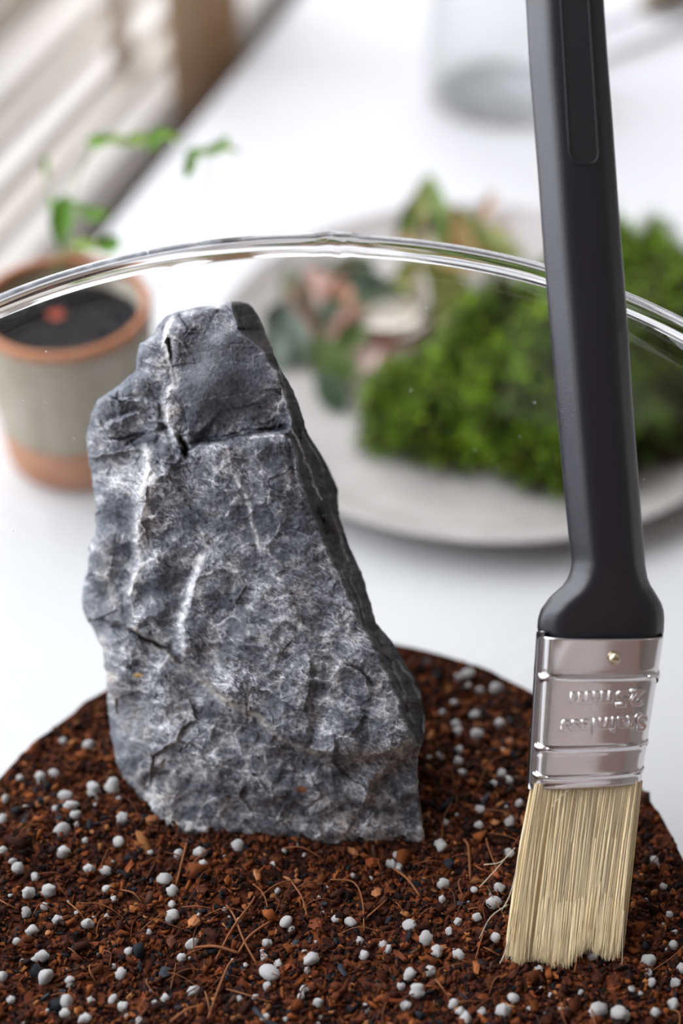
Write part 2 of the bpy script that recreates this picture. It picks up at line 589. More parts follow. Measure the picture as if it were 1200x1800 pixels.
def ip(tab, y):
    t = np.array(tab, float); return np.interp(y, t[:, 0], t[:, 1])


CP = [(380, 560, 2), (400, 600, 6), (320, 600, 4), (380, 680, 7), (460, 680, 6), (400, 745, 5.0), (350, 760, 4.5), (470, 735, 5),
      (400, 800, 8.5), (470, 790, 9.5), (500, 850, 10), (500, 900, 9.5), (420, 900, 8), (550, 1000, 10), (600, 1100, 11), (500, 1050, 11.5), (450, 1150, 13),
      (550, 1200, 14), (640, 1180, 13), (690, 1290, 14), (600, 1290, 15), (510, 1270, 14), (430, 1210, 12.5), (350, 1120, 9.5), (420, 1000, 9.5),
      (300, 850, 6), (260, 900, 5.5), (200, 900, 0.5), (180, 800, -2), (220, 720, 0), (260, 640, 0.5), (270, 600, 2), (200, 1000, 0.5), (300, 1000, 7), (285, 1090, 7),
      (170, 1050, -3), (230, 1050, 2), (240, 1150, 2.5), (300, 1230, 5), (220, 1250, -1), (400, 1320, 7), (500, 1370, 9), (600, 1380, 10), (680, 1380, 10),
      (720, 1340, 10), (300, 1390, 4), (400, 1440, 4.5), (500, 1450, 6), (600, 1465, 7), (700, 1465, 7), (240, 1400, -1), (450, 1530, 4), (650, 1530, 6), (250, 1530, 0)]
STEPS = [  # polyline (travel), raised side (+1 right of travel in image sense), amplitude mm, edge width px, reach px
    ([(322, 797), (335, 783), (350, 776), (400, 770), (440, 760), (480, 756), (516, 750)], +1, 3.2, 5, 60),
    ([(300, 560), (284, 600), (296, 640), (303, 672), (286, 700), (290, 740), (304, 775), (325, 797)], -1, 3.6, 5, 55),
    ([(325, 797), (290, 785), (248, 790), (253, 820), (241, 870), (235, 930), (237, 985), (222, 1040), (228, 1080), (240, 1110)], -1, 4.6, 10, 60),
    ([(357, 970), (335, 1020), (325, 1060), (311, 1100), (318, 1150)], -1, 4.0, 11, 50),
    ([(165, 1080), (190, 1092), (235, 1110), (300, 1140), (322, 1165), (380, 1215), (450, 1250), (500, 1300), (540, 1322), (580, 1327), (640, 1337), (700, 1322), (736, 1300)], -1, 3.6, 7, 55),
    ([(203, 700), (240, 700), (285, 706)], +1, 1.8, 5, 30),
    ([(180, 752), (200, 738), (240, 724), (292, 742)], +1, 1.8, 5, 30),
    ([(240, 655), (270, 662), (300, 676)], +1, 1.5, 5, 25),
    ([(640, 1425), (655, 1375), (690, 1345), (735, 1308)], -1, 3.0, 6, 40),
    ([(545, 1150), (552, 1200), (545, 1250), (541, 1318)], +1, 0.9, 5, 35),
    ([(240, 1380), (290, 1340), (350, 1420), (420, 1475)], -1, 1.6, 10, 40),
]
TRENCH = [([(322, 797), (350, 777), (400, 771), (440, 761), (500, 752)], 4, 2.4), ([(296, 600), (300, 640), (306, 674)], 5, 2.5), ([(318, 770), (328, 800)], 7, 4),
          ([(232, 1108), (262, 1125), (300, 1142), (320, 1165)], 4, 3.0), ([(620, 1170), (640, 1185), (655, 1205)], 3, 1.0), ([(195, 770), (220, 772), (240, 762)], 3, 1.4),
          ([(222, 782), (252, 760)], 3, 1.2), ([(555, 900), (566, 915), (572, 935)], 8, 2.5), ([(505, 765), (512, 800), (520, 850)], 4, 0.8),
          ([(655, 1110), (690, 1180), (715, 1250)], 3, 1.0)]


def rock_fields(x, y):
    """relief (mm, towards the viewer) and colour for points of the visible side"""
    wx = x + 9 * fbm(x / 34, y / 34, 3, 31); wy = y + 9 * fbm(x / 34, y / 34, 3, 47)
    ox = x + 4 * fbm(x / 14, y / 14, 3, 61); oy = y + 4 * fbm(x / 14, y / 14, 3, 67)
    num = 0; den = 0
    for cx, cy, h in CP:
        wgt = 1.0 / (((x - cx) ** 2 + (y - cy) ** 2) + 500.0) ** 1.7
        num = num + wgt * h; den = den + wgt
    h = 1.35 * num / den
    light = np.zeros(x.shape)
    for pts, sd, amp, wd, reach in STEPS:
        d, s, t = polydist(ox, oy, pts)
        s = s * sd
        endf = sstep(0, 0.08, t) * (1 - sstep(0.94, 1.0, t)) if len(pts) < 20 else 1
        sdn = d * s
        h = h + 1.55 * amp * endf * (sstep(-wd, wd, sdn) - 0.5) * np.exp(-d / reach)
    for pts, wd, amp in TRENCH:
        d, s, t = polydist(ox, oy, pts)
        h = h - amp * np.exp(-(d / wd) ** 2)
    # chipped facets, stretched along the bedding that runs down-right
    ca, sa = math.cos(0.55), math.sin(0.55)
    u = (wx * ca + wy * sa); v = (-wx * sa + wy * ca)
    f1, f2, idv, dx, dy = worley(u / 85, v / 52, 3)
    g = (idv - 0.5)
    facet = (g * 3.1 * dx + (((idv * 7.7) % 1) - 0.5) * 2.8 * dy + (((idv * 3.1) % 1) - 0.5) * 1.1)
    blockm = 1 - 0.80 * np.exp(-(np.maximum(0, np.hypot((x - 395) / 95, (y - 665) / 95) - 0.7) * 4) ** 2)
    front_ = sstep(780, 830, y) * (1 - sstep(1120, 1250, y)) * sstep(250, 330, x)
    h = h + facet * blockm * (0.85 - 0.45 * front_)
    g1, g2, idw, dx2, dy2 = worley(u / 26 + 40, v / 17 + 11, 7)
    lower = sstep(1150, 1330, y + 0.45 * (450 - x))
    h = h + ((idw - 0.5) * 0.75 * dx2 + (((idw * 5.3) % 1) - 0.5) * 0.75 * dy2 + (idw - 0.5) * 0.10) * blockm * (0.8 + 0.4 * lower) * (1 - 0.5 * front_)
    rid = 1 - np.abs(fbm(u / 46, v / 30, 4, 90))
    h = h + (rid - 0.8) * 1.0 * blockm + 0.42 * fbm(x / 24, y / 24, 3, 101) * blockm + 0.10 * fbm(x / 6, y / 6, 2, 111)
    # colour -------------------------------------------------------
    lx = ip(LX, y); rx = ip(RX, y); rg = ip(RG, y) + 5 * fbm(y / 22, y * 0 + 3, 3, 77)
    e1 = sstep(0.13, 0.0, f2 - f1)
    e2 = sstep(0.16, 0.0, g2 - g1)
    k1, k2, _, _, _ = worley(wx / 44 + 5, wy / 44, 13); e3 = sstep(0.085, 0.0, k2 - k1)
    j1, j2, _, _, _ = worley(ox / 15 + 5, oy / 13, 17); e4 = sstep(0.14, 0.0, j2 - j1)
    big = fbm(x / 70, y / 70, 3, 121); med = fbm(x / 22, y / 22, 4, 131); fine = fbm(x / 5, y / 5, 3, 141)
    cr = 1 - np.abs(fbm(wx / 30, wy / 24, 5, 151)) * 6      # wispy calcite crackle
    cr = np.clip(cr, 0, 1)
    cr2 = np.clip(1 - np.abs(fbm(ox / 13 + 3, oy / 11, 4, 161)) * 5, 0, 1)
    zone = np.clip(0.55 + 1.1 * big, 0.1, 1.3)
    blk = 1 - blockm
    white = 0.30 * e1 * sstep(-0.3, 0.3, med) + 0.26 * e2 * zone + 0.34 * e3 * np.clip(0.4 + med, 0, 1) + 0.20 * e4 * zone * np.clip(0.5 + med, 0, 1) \
        + 0.34 * cr ** 1.5 * zone + 0.30 * cr2 ** 1.4 * np.clip(0.35 + 1.2 * med, 0, 1) + 0.24 * sstep(-0.1, 0.7, med) + 0.40 * lower * sstep(0.34, 0.0, k2 - k1) * np.clip(0.55 + 1.2 * fbm(x / 40, y / 40, 2, 125), 0, 1) + 0.10 * fine
    white = white * (1 - 1.05 * blk) + blk * 0.06 * (1 + 3 * sstep(0.35, 0.7, fbm(x / 7, y / 7, 3, 171)) * sstep(0.0, 0.5, med))
    cr3 = np.clip(1 - np.abs(fbm(ox / 9 + 30, oy / 6, 4, 162)) * 4.5, 0, 1) ** 1.5
    cr4 = np.clip(1 - np.abs(fbm(u / 30 + 3, v / 9, 5, 163)) * 7, 0, 1) ** 1.3
    white = white + (0.40 * cr3 * np.clip(0.5 + big + med, 0, 1) + 0.60 * cr4 * np.clip(0.4 + big * 1.5, 0, 1)) * blockm
    spk = sstep(0.55, 0.75, fbm(x / 4, y / 4, 2, 164)) * sstep(0.0, 0.4, med + big) * 0.35 * blockm
    white = np.clip(0.92 * white + spk, 0, 1.0)
    tan = 0.35 * sstep(0.1, 0.7, fbm(x / 60 + 7, y / 60, 3, 181)) * (0.3 + white)
    WB = [([(266, 840), (256, 880), (250, 920), (250, 965)], 13, 1.15, 0.3), ([(470, 1030), (530, 1035), (600, 1060), (640, 1075)], 7, 0.45, 0.0), ([(440, 1100), (520, 1120), (560, 1150)], 6, 0.4, 0.1),
          ([(300, 1150), (318, 1172), (300, 1230), (330, 1260)], 9, 0.4, 0.3), ([(170, 740), (175, 790), (185, 850)], 8, 0.4, 0.2), ([(190, 950), (185, 1000), (200, 1060)], 12, 0.45, 0.5), ([(300, 560), (287, 600), (299, 640), (304, 672), (294, 705), (294, 740), (306, 772)], 7, 1.1, 0), ([(258, 790), (258, 830), (250, 880), (243, 930), (246, 985), (232, 1040)], 10, 1.15, 0.25),
          ([(356, 972), (338, 1020), (328, 1060), (317, 1100), (324, 1150)], 8, 1.05, 0.0), ([(235, 1105), (300, 1150), (330, 1178), (380, 1222), (450, 1258), (500, 1305), (560, 1326)], 6, 0.95, 0.8),
          ([(398, 785), (408, 830), (430, 862), (438, 890), (446, 930), (454, 962)], 4, 1.1, 0.2), ([(440, 770), (480, 765), (510, 772)], 3, 0.8, 0), ([(513, 752), (530, 790), (548, 840), (565, 878)], 2.6, 1.4, 0.0),
          ([(550, 1160), (553, 1200), (546, 1250), (541, 1300)], 3, 0.45, 0.8), ([(570, 1225), (620, 1243), (665, 1246)], 3.5, 0.7, 0), ([(735, 1290), (700, 1318), (650, 1326), (600, 1335)], 9, 0.5, 0.8),
          ([(465, 1325), (470, 1350), (455, 1390)], 3, 0.7, 0), ([(730, 1310), (690, 1345), (655, 1372)], 4, 0.6, 0.7), ([(575, 955), (600, 1030), (640, 1100), (680, 1170), (720, 1240), (738, 1290)], 3, 0.5, 0.3),
          ([(396, 1330), (425, 1322), (440, 1300)], 6, 0.5, 0), ([(390, 1440), (400, 1460)], 4, 0.7, 0), ([(300, 568), (330, 580), (345, 560)], 6, 0.6, 0.2), ([(385, 790), (400, 800), (425, 860)], 3, 0.4, 0),
          ([(480, 640), (500, 690), (512, 745)], 4, 0.5, 0.1), ([(445, 705), (470, 690), (500, 680)], 4, 0.45, 0.1), ([(205, 820), (235, 880), (245, 905)], 2.5, 0.5, 0.3),
          ([(300, 880), (318, 930), (345, 962)], 2.5, 0.5, 0.0), ([(170, 1110), (200, 1220), (230, 1290), (262, 1300), (225, 1230)], 16, 0.40, 0.75), ([(455, 565), (470, 610), (495, 640)], 3, 0.35, 0),
          ([(560, 1440), (600, 1455), (640, 1475)], 4, 0.5, 0), ([(590, 1410), (620, 1400)], 6, 0.5, 0)]
    for pts, wd, a, tn in WB:
        d, s, t = polydist(ox, oy, pts)
        m_ = a * np.exp(-(d / wd) ** 2) * np.clip(0.75 + 0.5 * fine + 0.4 * med, 0.2, 1.2)
        white = np.maximum(white, m_); tan = np.maximum(tan, tn * m_ / max(a, .01) * 0.8)
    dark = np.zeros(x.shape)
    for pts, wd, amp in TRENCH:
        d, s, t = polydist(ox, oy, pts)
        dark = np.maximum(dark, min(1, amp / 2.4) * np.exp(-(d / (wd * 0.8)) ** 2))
    side_ = sstep(-2, 6, x - rg) * (1 - sstep(1300, 1330, y))  # right flank: shade painted into the colour, over somewhat darker brownish stone
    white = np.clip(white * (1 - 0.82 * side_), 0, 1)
    for pts, wd, a in (([(513, 752), (530, 790), (548, 840), (565, 878)], 2.4, 0.75), ([(563, 958), (580, 990), (590, 1030)], 2.5, 0.6), ([(575, 1020), (600, 1100), (645, 1165)], 1.8, 0.35),
                       ([(480, 600), (500, 680), (512, 745)], 2.5, 0.4), ([(700, 1160), (725, 1195), (742, 1240), (744, 1290)], 2.2, 0.5), ([(455, 562), (478, 612), (492, 640)], 2.2, 0.3), ([(600, 1000), (622, 1060), (645, 1120)], 1.6, 0.4),
                       ([(690, 1165), (705, 1210), (725, 1270)], 4, 0.35), ([(530, 760), (550, 790), (570, 830)], 2, 0.35), ([(585, 900), (600, 950), (612, 985)], 3, 0.35), ([(615, 1010), (632, 1060), (640, 1085)], 1.6, 0.35),
                       ([(470, 640), (484, 655), (496, 690)], 4, 0.6), ([(734, 1330), (733, 1400)], 3, 0.5)):
        d, s, t = polydist(ox, oy, pts)
        m_ = a * np.exp(-(d / wd) ** 2) * np.clip(0.8 + 0.6 * fine, 0.2, 1.3)
        white = np.maximum(white, m_); tan = np.maximum(tan, 0.35 * m_)
    vm = 0.5 + 0.5 * big
    base = np.stack([0.060 + 0.032 * vm, 0.064 + 0.033 * vm, 0.077 + 0.038 * vm], -1)
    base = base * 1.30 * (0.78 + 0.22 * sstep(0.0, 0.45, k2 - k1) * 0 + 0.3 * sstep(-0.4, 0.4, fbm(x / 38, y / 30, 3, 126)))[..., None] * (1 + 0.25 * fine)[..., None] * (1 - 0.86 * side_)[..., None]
    base = base * (1 - 0.15 * blk)[..., None]
    leftpale = sstep(60, 0, x - lx)  # window light along the left edge, painted in as a paler base
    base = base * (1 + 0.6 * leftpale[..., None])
    W_ = np.stack([0.62 + 0 * x, 0.62 + 0 * x, 0.635 + 0 * x], -1)
    T_ = np.stack([0.50 + 0 * x, 0.42 + 0 * x, 0.32 + 0 * x], -1)
    tn = np.clip(tan, 0, 1)[..., None]
    wc = W_ * (1 - tn) + T_ * tn
    wv = np.clip(white, 0, 1)[..., None] ** 1.25
    col = base * (1 - wv) + wc * wv
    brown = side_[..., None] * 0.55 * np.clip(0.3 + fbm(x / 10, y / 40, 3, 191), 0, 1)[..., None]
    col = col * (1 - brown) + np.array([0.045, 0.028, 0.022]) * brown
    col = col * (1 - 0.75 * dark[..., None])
    for (cx, cy, r1, r2, cc) in ((530, 1388, 10, 6, (0.20, 0.07, 0.02)), (242, 1187, 8, 4, (0.62, 0.42, 0.16))):
        m_ = np.exp(-(((x - cx) / r1) ** 2 + ((y - cy) / r2) ** 2) ** 2)[..., None]
        col = col * (1 - m_) + np.array(cc) * m_
    # shape the edges of the visible side
    h = h - 0.0
    dl = np.clip((x - lx) / 55.0, 0, 1)
    h = h - 9.0 * (1 - np.sqrt(np.clip(1 - (1 - dl) ** 2, 0, 1)))
    over = np.maximum(0, x - rg)
    h = h - over * 0.36 - 1.2 * sstep(0, 7, over) * 0.5
    h = h + side_ * 0.9 * fbm(x / 9, y / 45, 3, 201)
    # notch in the right flank and the low shoulder behind the ridge
    h = h - 4.0 * sstep(1455, 1505, y)
    top = np.clip((y - 530) / 42.0, 0, 1)
    h = h - 7.0 * (1 - np.sqrt(np.clip(1 - (1 - top) ** 2, 0, 1)))
    return h, np.clip(col, 0.004, 0.9)


nrow, nf, nbk = 760, 470, 110
ys = np.linspace(530, 1535, nrow)
tf = np.linspace(0, 1, nf)
sx = 0.5 - 0.5 * np.cos(np.pi * tf); sx = 0.35 * sx + 0.65 * tf      # denser near both outlines
lxr = ip(LX, ys) + 1.1 * fbm(ys / 6, ys * 0 + 4, 2, 212) + 2.5 * fbm(ys / 16, ys * 0 + 1, 3, 211); rxr = ip(RX, ys) + 2.5 * fbm(ys / 16, ys * 0 + 9, 3, 221)
XX = lxr[:, None] + (rxr - lxr)[:, None] * sx[None, :]
YY = np.repeat(ys[:, None], nf, 1)
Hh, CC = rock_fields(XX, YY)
D0 = np.interp(YY, [530, 1490, 1535], [0.3915, 0.4090, 0.4070])
DF = D0 - Hh / 1000.0
# back of the rock: bulges away from the viewer
tb = np.linspace(0, 1, nbk + 2)[1:-1]
sb = 0.5 + 0.5 * np.cos(np.pi * tb)             # from right edge back to left edge
XB = lxr[:, None] + (rxr - lxr)[:, None] * sb[None, :]
YB = np.repeat(ys[:, None], nbk, 1)
edge_d = DF[:, -1][:, None] * sb[None, :] + DF[:, 0][:, None] * (1 - sb)[None, :]
thick = np.interp(ys, [530, 560, 700, 900, 1200, 1535], [0.004, 0.010, 0.020, 0.028, 0.036, 0.038])
bul = np.sqrt(np.clip(1 - (2 * sb - 1) ** 2, 0, 1))[None, :] ** 0.8
wedge = np.clip((rxr - lxr) / 200.0, 0.1, 1)[:, None]
DB = edge_d + thick[:, None] * bul * wedge * (1 + 0.18 * fbm(XB / 60, YB / 60, 3, 231)) + 0.0015 * bul * fbm(XB / 20, YB / 20, 3, 241)
g_ = 0.10 + 0.06 * fbm(XB / 30, YB / 30, 4, 251)
wb_ = np.clip(1 - np.abs(fbm(XB / 30, YB / 24, 4, 152)) * 6, 0, 1) * 0.2
CB = np.stack([g_ + wb_, g_ * 1.04 + wb_, g_ * 1.15 + wb_], -1)
AX = np.concatenate([XX, XB], 1); AY = np.concatenate([YY, YB], 1); AD = np.concatenate([DF, DB], 1)
AC = np.concatenate([CC, np.clip(CB, .01, .8)], 1)
V = P(AX, AY, AD)
nc = nf + nbk
ii = np.arange(nrow - 1)[:, None]; jj = np.arange(nc)[None, :]
F = np.stack([ii * nc + jj, (ii + 1) * nc + jj, (ii + 1) * nc + (jj + 1) % nc, ii * nc + (jj + 1) % nc], -1).reshape(-1, 4)
V = V.reshape(-1, 3)
ctop = V[:nc].mean(0); cbot = V[-nc:].mean(0)
nV = len(V)
V = np.vstack([V, ctop, cbot])
j = np.arange(nc)
Ft = np.stack([np.full(nc, nV), j, (j + 1) % nc], -1); Fb = np.stack([np.full(nc, nV + 1), (nrow - 1) * nc + (j + 1) % nc, (nrow - 1) * nc + j], -1)
F3 = np.vstack([np.stack([F[:, 0], F[:, 1], F[:, 2]], -1), np.stack([F[:, 0], F[:, 2], F[:, 3]], -1), Ft, Fb])
me = mesh('rock', V, F3.astype(np.int64), True)
ca_ = np.ones((nV + 2, 4), np.float32)
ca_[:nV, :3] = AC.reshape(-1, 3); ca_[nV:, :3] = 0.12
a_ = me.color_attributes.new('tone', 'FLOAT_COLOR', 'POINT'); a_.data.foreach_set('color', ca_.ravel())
M_rock = mat('grey_limestone', (0.1, 0.1, 0.1), 0.66, spec=0.22)
N, L, b = nodes(M_rock)
at = N.new('ShaderNodeAttribute'); at.attribute_name = 'tone'
tc = N.new('ShaderNodeTexCoord')
n1 = N.new('ShaderNodeTexNoise'); n1.inputs['Scale'].default_value = 1300; n1.inputs['Detail'].default_value = 4
r1 = N.new('ShaderNodeMapRange'); r1.inputs[1].default_value = 0.3; r1.inputs[2].default_value = 0.7; r1.inputs[3].default_value = 0.8; r1.inputs[4].default_value = 1.25
mx = N.new('ShaderNodeVectorMath'); mx.operation = 'SCALE'
L.new(tc.outputs['Object'], n1.inputs['Vector']); L.new(n1.outputs['Fac'], r1.inputs[0])
L.new(at.outputs['Color'], mx.inputs[0]); L.new(r1.outputs[0], mx.inputs['Scale'])
n2 = N.new('ShaderNodeTexNoise'); n2.inputs['Scale'].default_value = 700; n2.inputs['Detail'].default_value = 6; n2.inputs['Roughness'].default_value = 0.65
bp = N.new('ShaderNodeBump'); bp.inputs['Distance'].default_value = 0.0004; bp.inputs['Strength'].default_value = 0.45
L.new(tc.outputs['Object'], n2.inputs['Vector']); L.new(n2.outputs['Fac'], bp.inputs['Height'])
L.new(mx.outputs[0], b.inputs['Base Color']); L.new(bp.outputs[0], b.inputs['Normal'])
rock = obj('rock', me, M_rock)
tag(rock, 'tall jagged blue-grey rock with white veins standing on the soil', 'rock')
# rock footprint on the soil, used to keep loose pieces out of the stone
rb = P(AX, AY, AD).reshape(-1, 3)
rb = rb[np.abs(rb[:, 2] - SZ) < 0.004]
fp_c = rb[:, :2].mean(0)
fp_a = np.arctan2(rb[:, 1] - fp_c[1], rb[:, 0] - fp_c[0]); fp_r = np.hypot(rb[:, 0] - fp_c[0], rb[:, 1] - fp_c[1])
fp_bins = np.array([fp_r[np.abs((fp_a - t + math.pi) % (2 * math.pi) - math.pi) < 0.12].mean() if np.any(np.abs((fp_a - t + math.pi) % (2 * math.pi) - math.pi) < 0.12) else 0.02
                    for t in np.linspace(-math.pi, math.pi, 48)])


def in_rock(x, y, pad=0.0):
    a = math.atan2(y - fp_c[1], x - fp_c[0])
    return math.hypot(x - fp_c[0], y - fp_c[1]) < np.interp(a, np.linspace(-math.pi, math.pi, 48), fp_bins) + pad


# ------------------------------------------------------------------ soil pieces
PAL = [(0.020, 0.010, 0.009), (0.045, 0.014, 0.008), (0.085, 0.024, 0.010), (0.13, 0.036, 0.012), (0.22, 0.065, 0.018), (0.32, 0.13, 0.045), (0.018, 0.020, 0.024), (0.07, 0.03, 0.018)]
PW = [0.16, 0.22, 0.22, 0.16, 0.10, 0.03, 0.05, 0.06]
NCR = 30000
rr_ = np.sqrt(R_.rand(NCR)) * (SR - 0.001); ta = R_.rand(NCR) * 2 * math.pi
cx_ = BX + rr_ * np.cos(ta); cy_ = BY + rr_ * np.sin(ta); cz_ = soil_z(cx_, cy_) + R_.uniform(-0.0003, 0.0006, NCR)
ln = R_.lognormal(-0.15, 0.45, NCR) * 0.00075; wd_ = ln * R_.uniform(0.25, 0.7, NCR); th_ = ln * R_.uniform(0.15, 0.5, NCR)
unit = np.array([(-1, -.7, -.8), (1, -.5, -1), (.8, 1, -.7), (-.9, .8, -1), (-.8, -.9, .8), (.9, -.6, 1), (1, .7, .7), (-.7, 1, .9)], float)
Q = unit[None] * (1 + R_.uniform(-.3, .3, (NCR, 8, 3))) * np.stack([ln, wd_, th_], -1)[:, None, :]
q_ = R_.normal(size=(NCR, 4)); q_[:, 1:3] *= 0.45; q_ /= np.linalg.norm(q_, axis=1)[:, None]
w0, x0, y0, z0 = q_.T
RM = np.stack([np.stack([1 - 2 * (y0 ** 2 + z0 ** 2), 2 * (x0 * y0 - z0 * w0), 2 * (x0 * z0 + y0 * w0)], -1),
               np.stack([2 * (x0 * y0 + z0 * w0), 1 - 2 * (x0 ** 2 + z0 ** 2), 2 * (y0 * z0 - x0 * w0)], -1),
               np.stack([2 * (x0 * z0 - y0 * w0), 2 * (y0 * z0 + x0 * w0), 1 - 2 * (x0 ** 2 + y0 ** 2)], -1)], 1)
Q = np.einsum('nij,nkj->nki', RM, Q) + np.stack([cx_, cy_, cz_], -1)[:, None, :]
bf = np.array([(0, 3, 2, 1), (4, 5, 6, 7), (0, 1, 5, 4), (1, 2, 6, 5), (2, 3, 7, 6), (3, 0, 4, 7)])
F = (np.arange(NCR)[:, None, None] * 8 + bf[None]).reshape(-1, 4)
me = mesh('soil_crumbs', Q.reshape(-1, 3), F, False)
ci = R_.choice(len(PAL), NCR, p=np.array(PW) / sum(PW))
cc = np.array(PAL)[ci] * R_.uniform(0.5, 1.15, (NCR, 1))
a_ = me.color_attributes.new('tone', 'FLOAT_COLOR', 'POINT')
a_.data.foreach_set('color', np.concatenate([np.repeat(cc, 8, 0), np.ones((NCR * 8, 1))], 1).astype(np.float32).ravel())
o = obj('soil_crumbs', me, M_crumb, soil); o['kind'] = 'stuff'


def chip_mesh(name, seed, colour, sharp=0.3):
    rn = random.Random(seed)
    n = 8; V = []
    for k, (z, s) in enumerate(((-1, 0.55), (-0.3, 1.0), (0.35, 0.9), (1, 0.45))):
        for i in range(n):
            a = 2 * math.pi * i / n
            r = s * (1 + rn.uniform(-sharp, sharp))
            V.append((r * math.cos(a), r * math.sin(a), z * (1 + rn.uniform(-.15, .15))))
    F = [tuple(range(n))[::-1], tuple(3 * n + i for i in range(n))]
    for k in range(3):
        for i in range(n):
            F.append((k * n + i, k * n + (i + 1) % n, (k + 1) * n + (i + 1) % n, (k + 1) * n + i))
    m = mesh(name, V, F, False)
    a_ = m.color_attributes.new('tone', 'FLOAT_COLOR', 'POINT')
    a_.data.foreach_set('color', np.tile(np.array([*colour, 1], np.float32), len(V)))
    m.materials.append(M_crumb)
    return m


def place(name, me, loc, scale, rot):
    o = bpy.data.objects.new(name, me)
    sc.collection.objects.link(o)
    o.parent = soil
    o.matrix_parent_inverse = Matrix.Translation(-soil.location)
    o.location = loc; o.scale = scale; o.rotation_euler = rot
    return o


chips = [chip_mesh('bark_chip', i, c, 0.35) for i, c in enumerate([(0.30, 0.10, 0.035), (0.24, 0.07, 0.025), (0.36, 0.15, 0.065), (0.14, 0.04, 0.018), (0.10, 0.035, 0.02), (0.022, 0.025, 0.032), (0.04, 0.045, 0.055), (0.20, 0.05, 0.018), (0.07, 0.022, 0.012)])]
BIG = [(345, 1620, 24, 40, 2, 0), (452, 1540, 16, 32, 2, .5), (440, 1575, 9, 22, 0, 0), (300, 1655, 15, 45, 4, 0), (355, 1565, 18, 30, 4, 0), (460, 1475, 14, 28, 3, .3), (660, 1570, 20, 30, 2, 0), (555, 1625, 24, 36, 3, 0),
       (700, 1680, 16, 40, 3, .5), (837, 1700, 14, 44, 0, 0), (290, 1710, 18, 40, 6, 0), (470, 1600, 12, 30, 6, 0), (520, 1660, 12, 20, 6, 0), (790, 1520, 20, 26, 5, 0), (600, 1705, 12, 40, 6, .4), (452, 1780, 12, 40, 6, .6),
       (265, 1445, 34, 14, 2, 0), (845, 1565, 20, 18, 7, 0), (870, 1448, 16, 16, 2, 0), (888, 1325, 20, 20, 0, 0), (235, 1600, 20, 12, 0, 0), (655, 1520, 30, 14, 7, 0), (975, 1716, 12, 20, 0, 0), (870, 1535, 12, 40, 1, 0),
       (105, 1440, 14, 20, 5, 0), (800, 1320, 14, 20, 5, 0), (752, 1165, 20, 22, 6, 0), (768, 1190, 22, 18, 5, 0)]
cnt = 0
for (px, py, wpx, hpx, ci_, rz) in BIG:
    p = soil_pt(px, py)
    if in_rock(p[0], p[1], 0.001): continue
    k = 0.00013
    place('bark_chip', chips[ci_], (p[0], p[1], p[2] + 0.0005), (wpx / 2 * k, wpx / 2 * k * 0.6, hpx / 2 * k * 1.1), (math.radians(62), rz * 1.2, random.uniform(-.3, .3)))
    cnt += 1
while cnt < 290:
    px = random.uniform(0, 1200); py = random.uniform(1250, 1830)
    p = soil_pt(px, py)
    if math.hypot(p[0] - BX, p[1] - BY) > SR - 0.003 or in_rock(p[0], p[1], 0.001): continue
    s = random.uniform(0.0006, 0.0011)
    place('bark_chip', random.choice(chips), (p[0], p[1], p[2] + 0.0002), (s * random.uniform(.5, .9), s * random.uniform(.35, .7), s * random.uniform(1, 2.0)),
          (math.radians(random.uniform(55, 100)), random.uniform(-.4, .4), random.uniform(-3, 3)))
    cnt += 1


def perlite_mesh(seed):
    rn = np.random.RandomState(seed)
    n, k = 12, 8
    V = [(0, 0, -1)]
    for i in range(1, k):
        ph = math.pi * i / k
        for j_ in range(n):
            a = 2 * math.pi * j_ / n
            V.append((math.sin(ph) * math.cos(a), math.sin(ph) * math.sin(a), -math.cos(ph)))
    V.append((0, 0, 1)); V = np.array(V)
    blob = 1 + 0.12 * np.sin(V @ rn.normal(size=3) * 2.4 + rn.rand() * 6) + 0.12 * np.sin(V @ rn.normal(size=3) * 3.6 + rn.rand() * 6)
    V = V * (blob + rn.uniform(-.02, .02, len(V)))[:, None]
    F = [(0, 1 + (j_ + 1) % n, 1 + j_) for j_ in range(n)]
    for i in range(k - 2):
        for j_ in range(n):
            F.append((1 + i * n + j_, 1 + i * n + (j_ + 1) % n, 1 + (i + 1) * n + (j_ + 1) % n, 1 + (i + 1) * n + j_))
    last = len(V) - 1; b0 = 1 + (k - 2) * n
    F += [(b0 + j_, b0 + (j_ + 1) % n, last) for j_ in range(n)]
    m = mesh('perlite', V, F, True); m.materials.append(M_perlite)
    return m


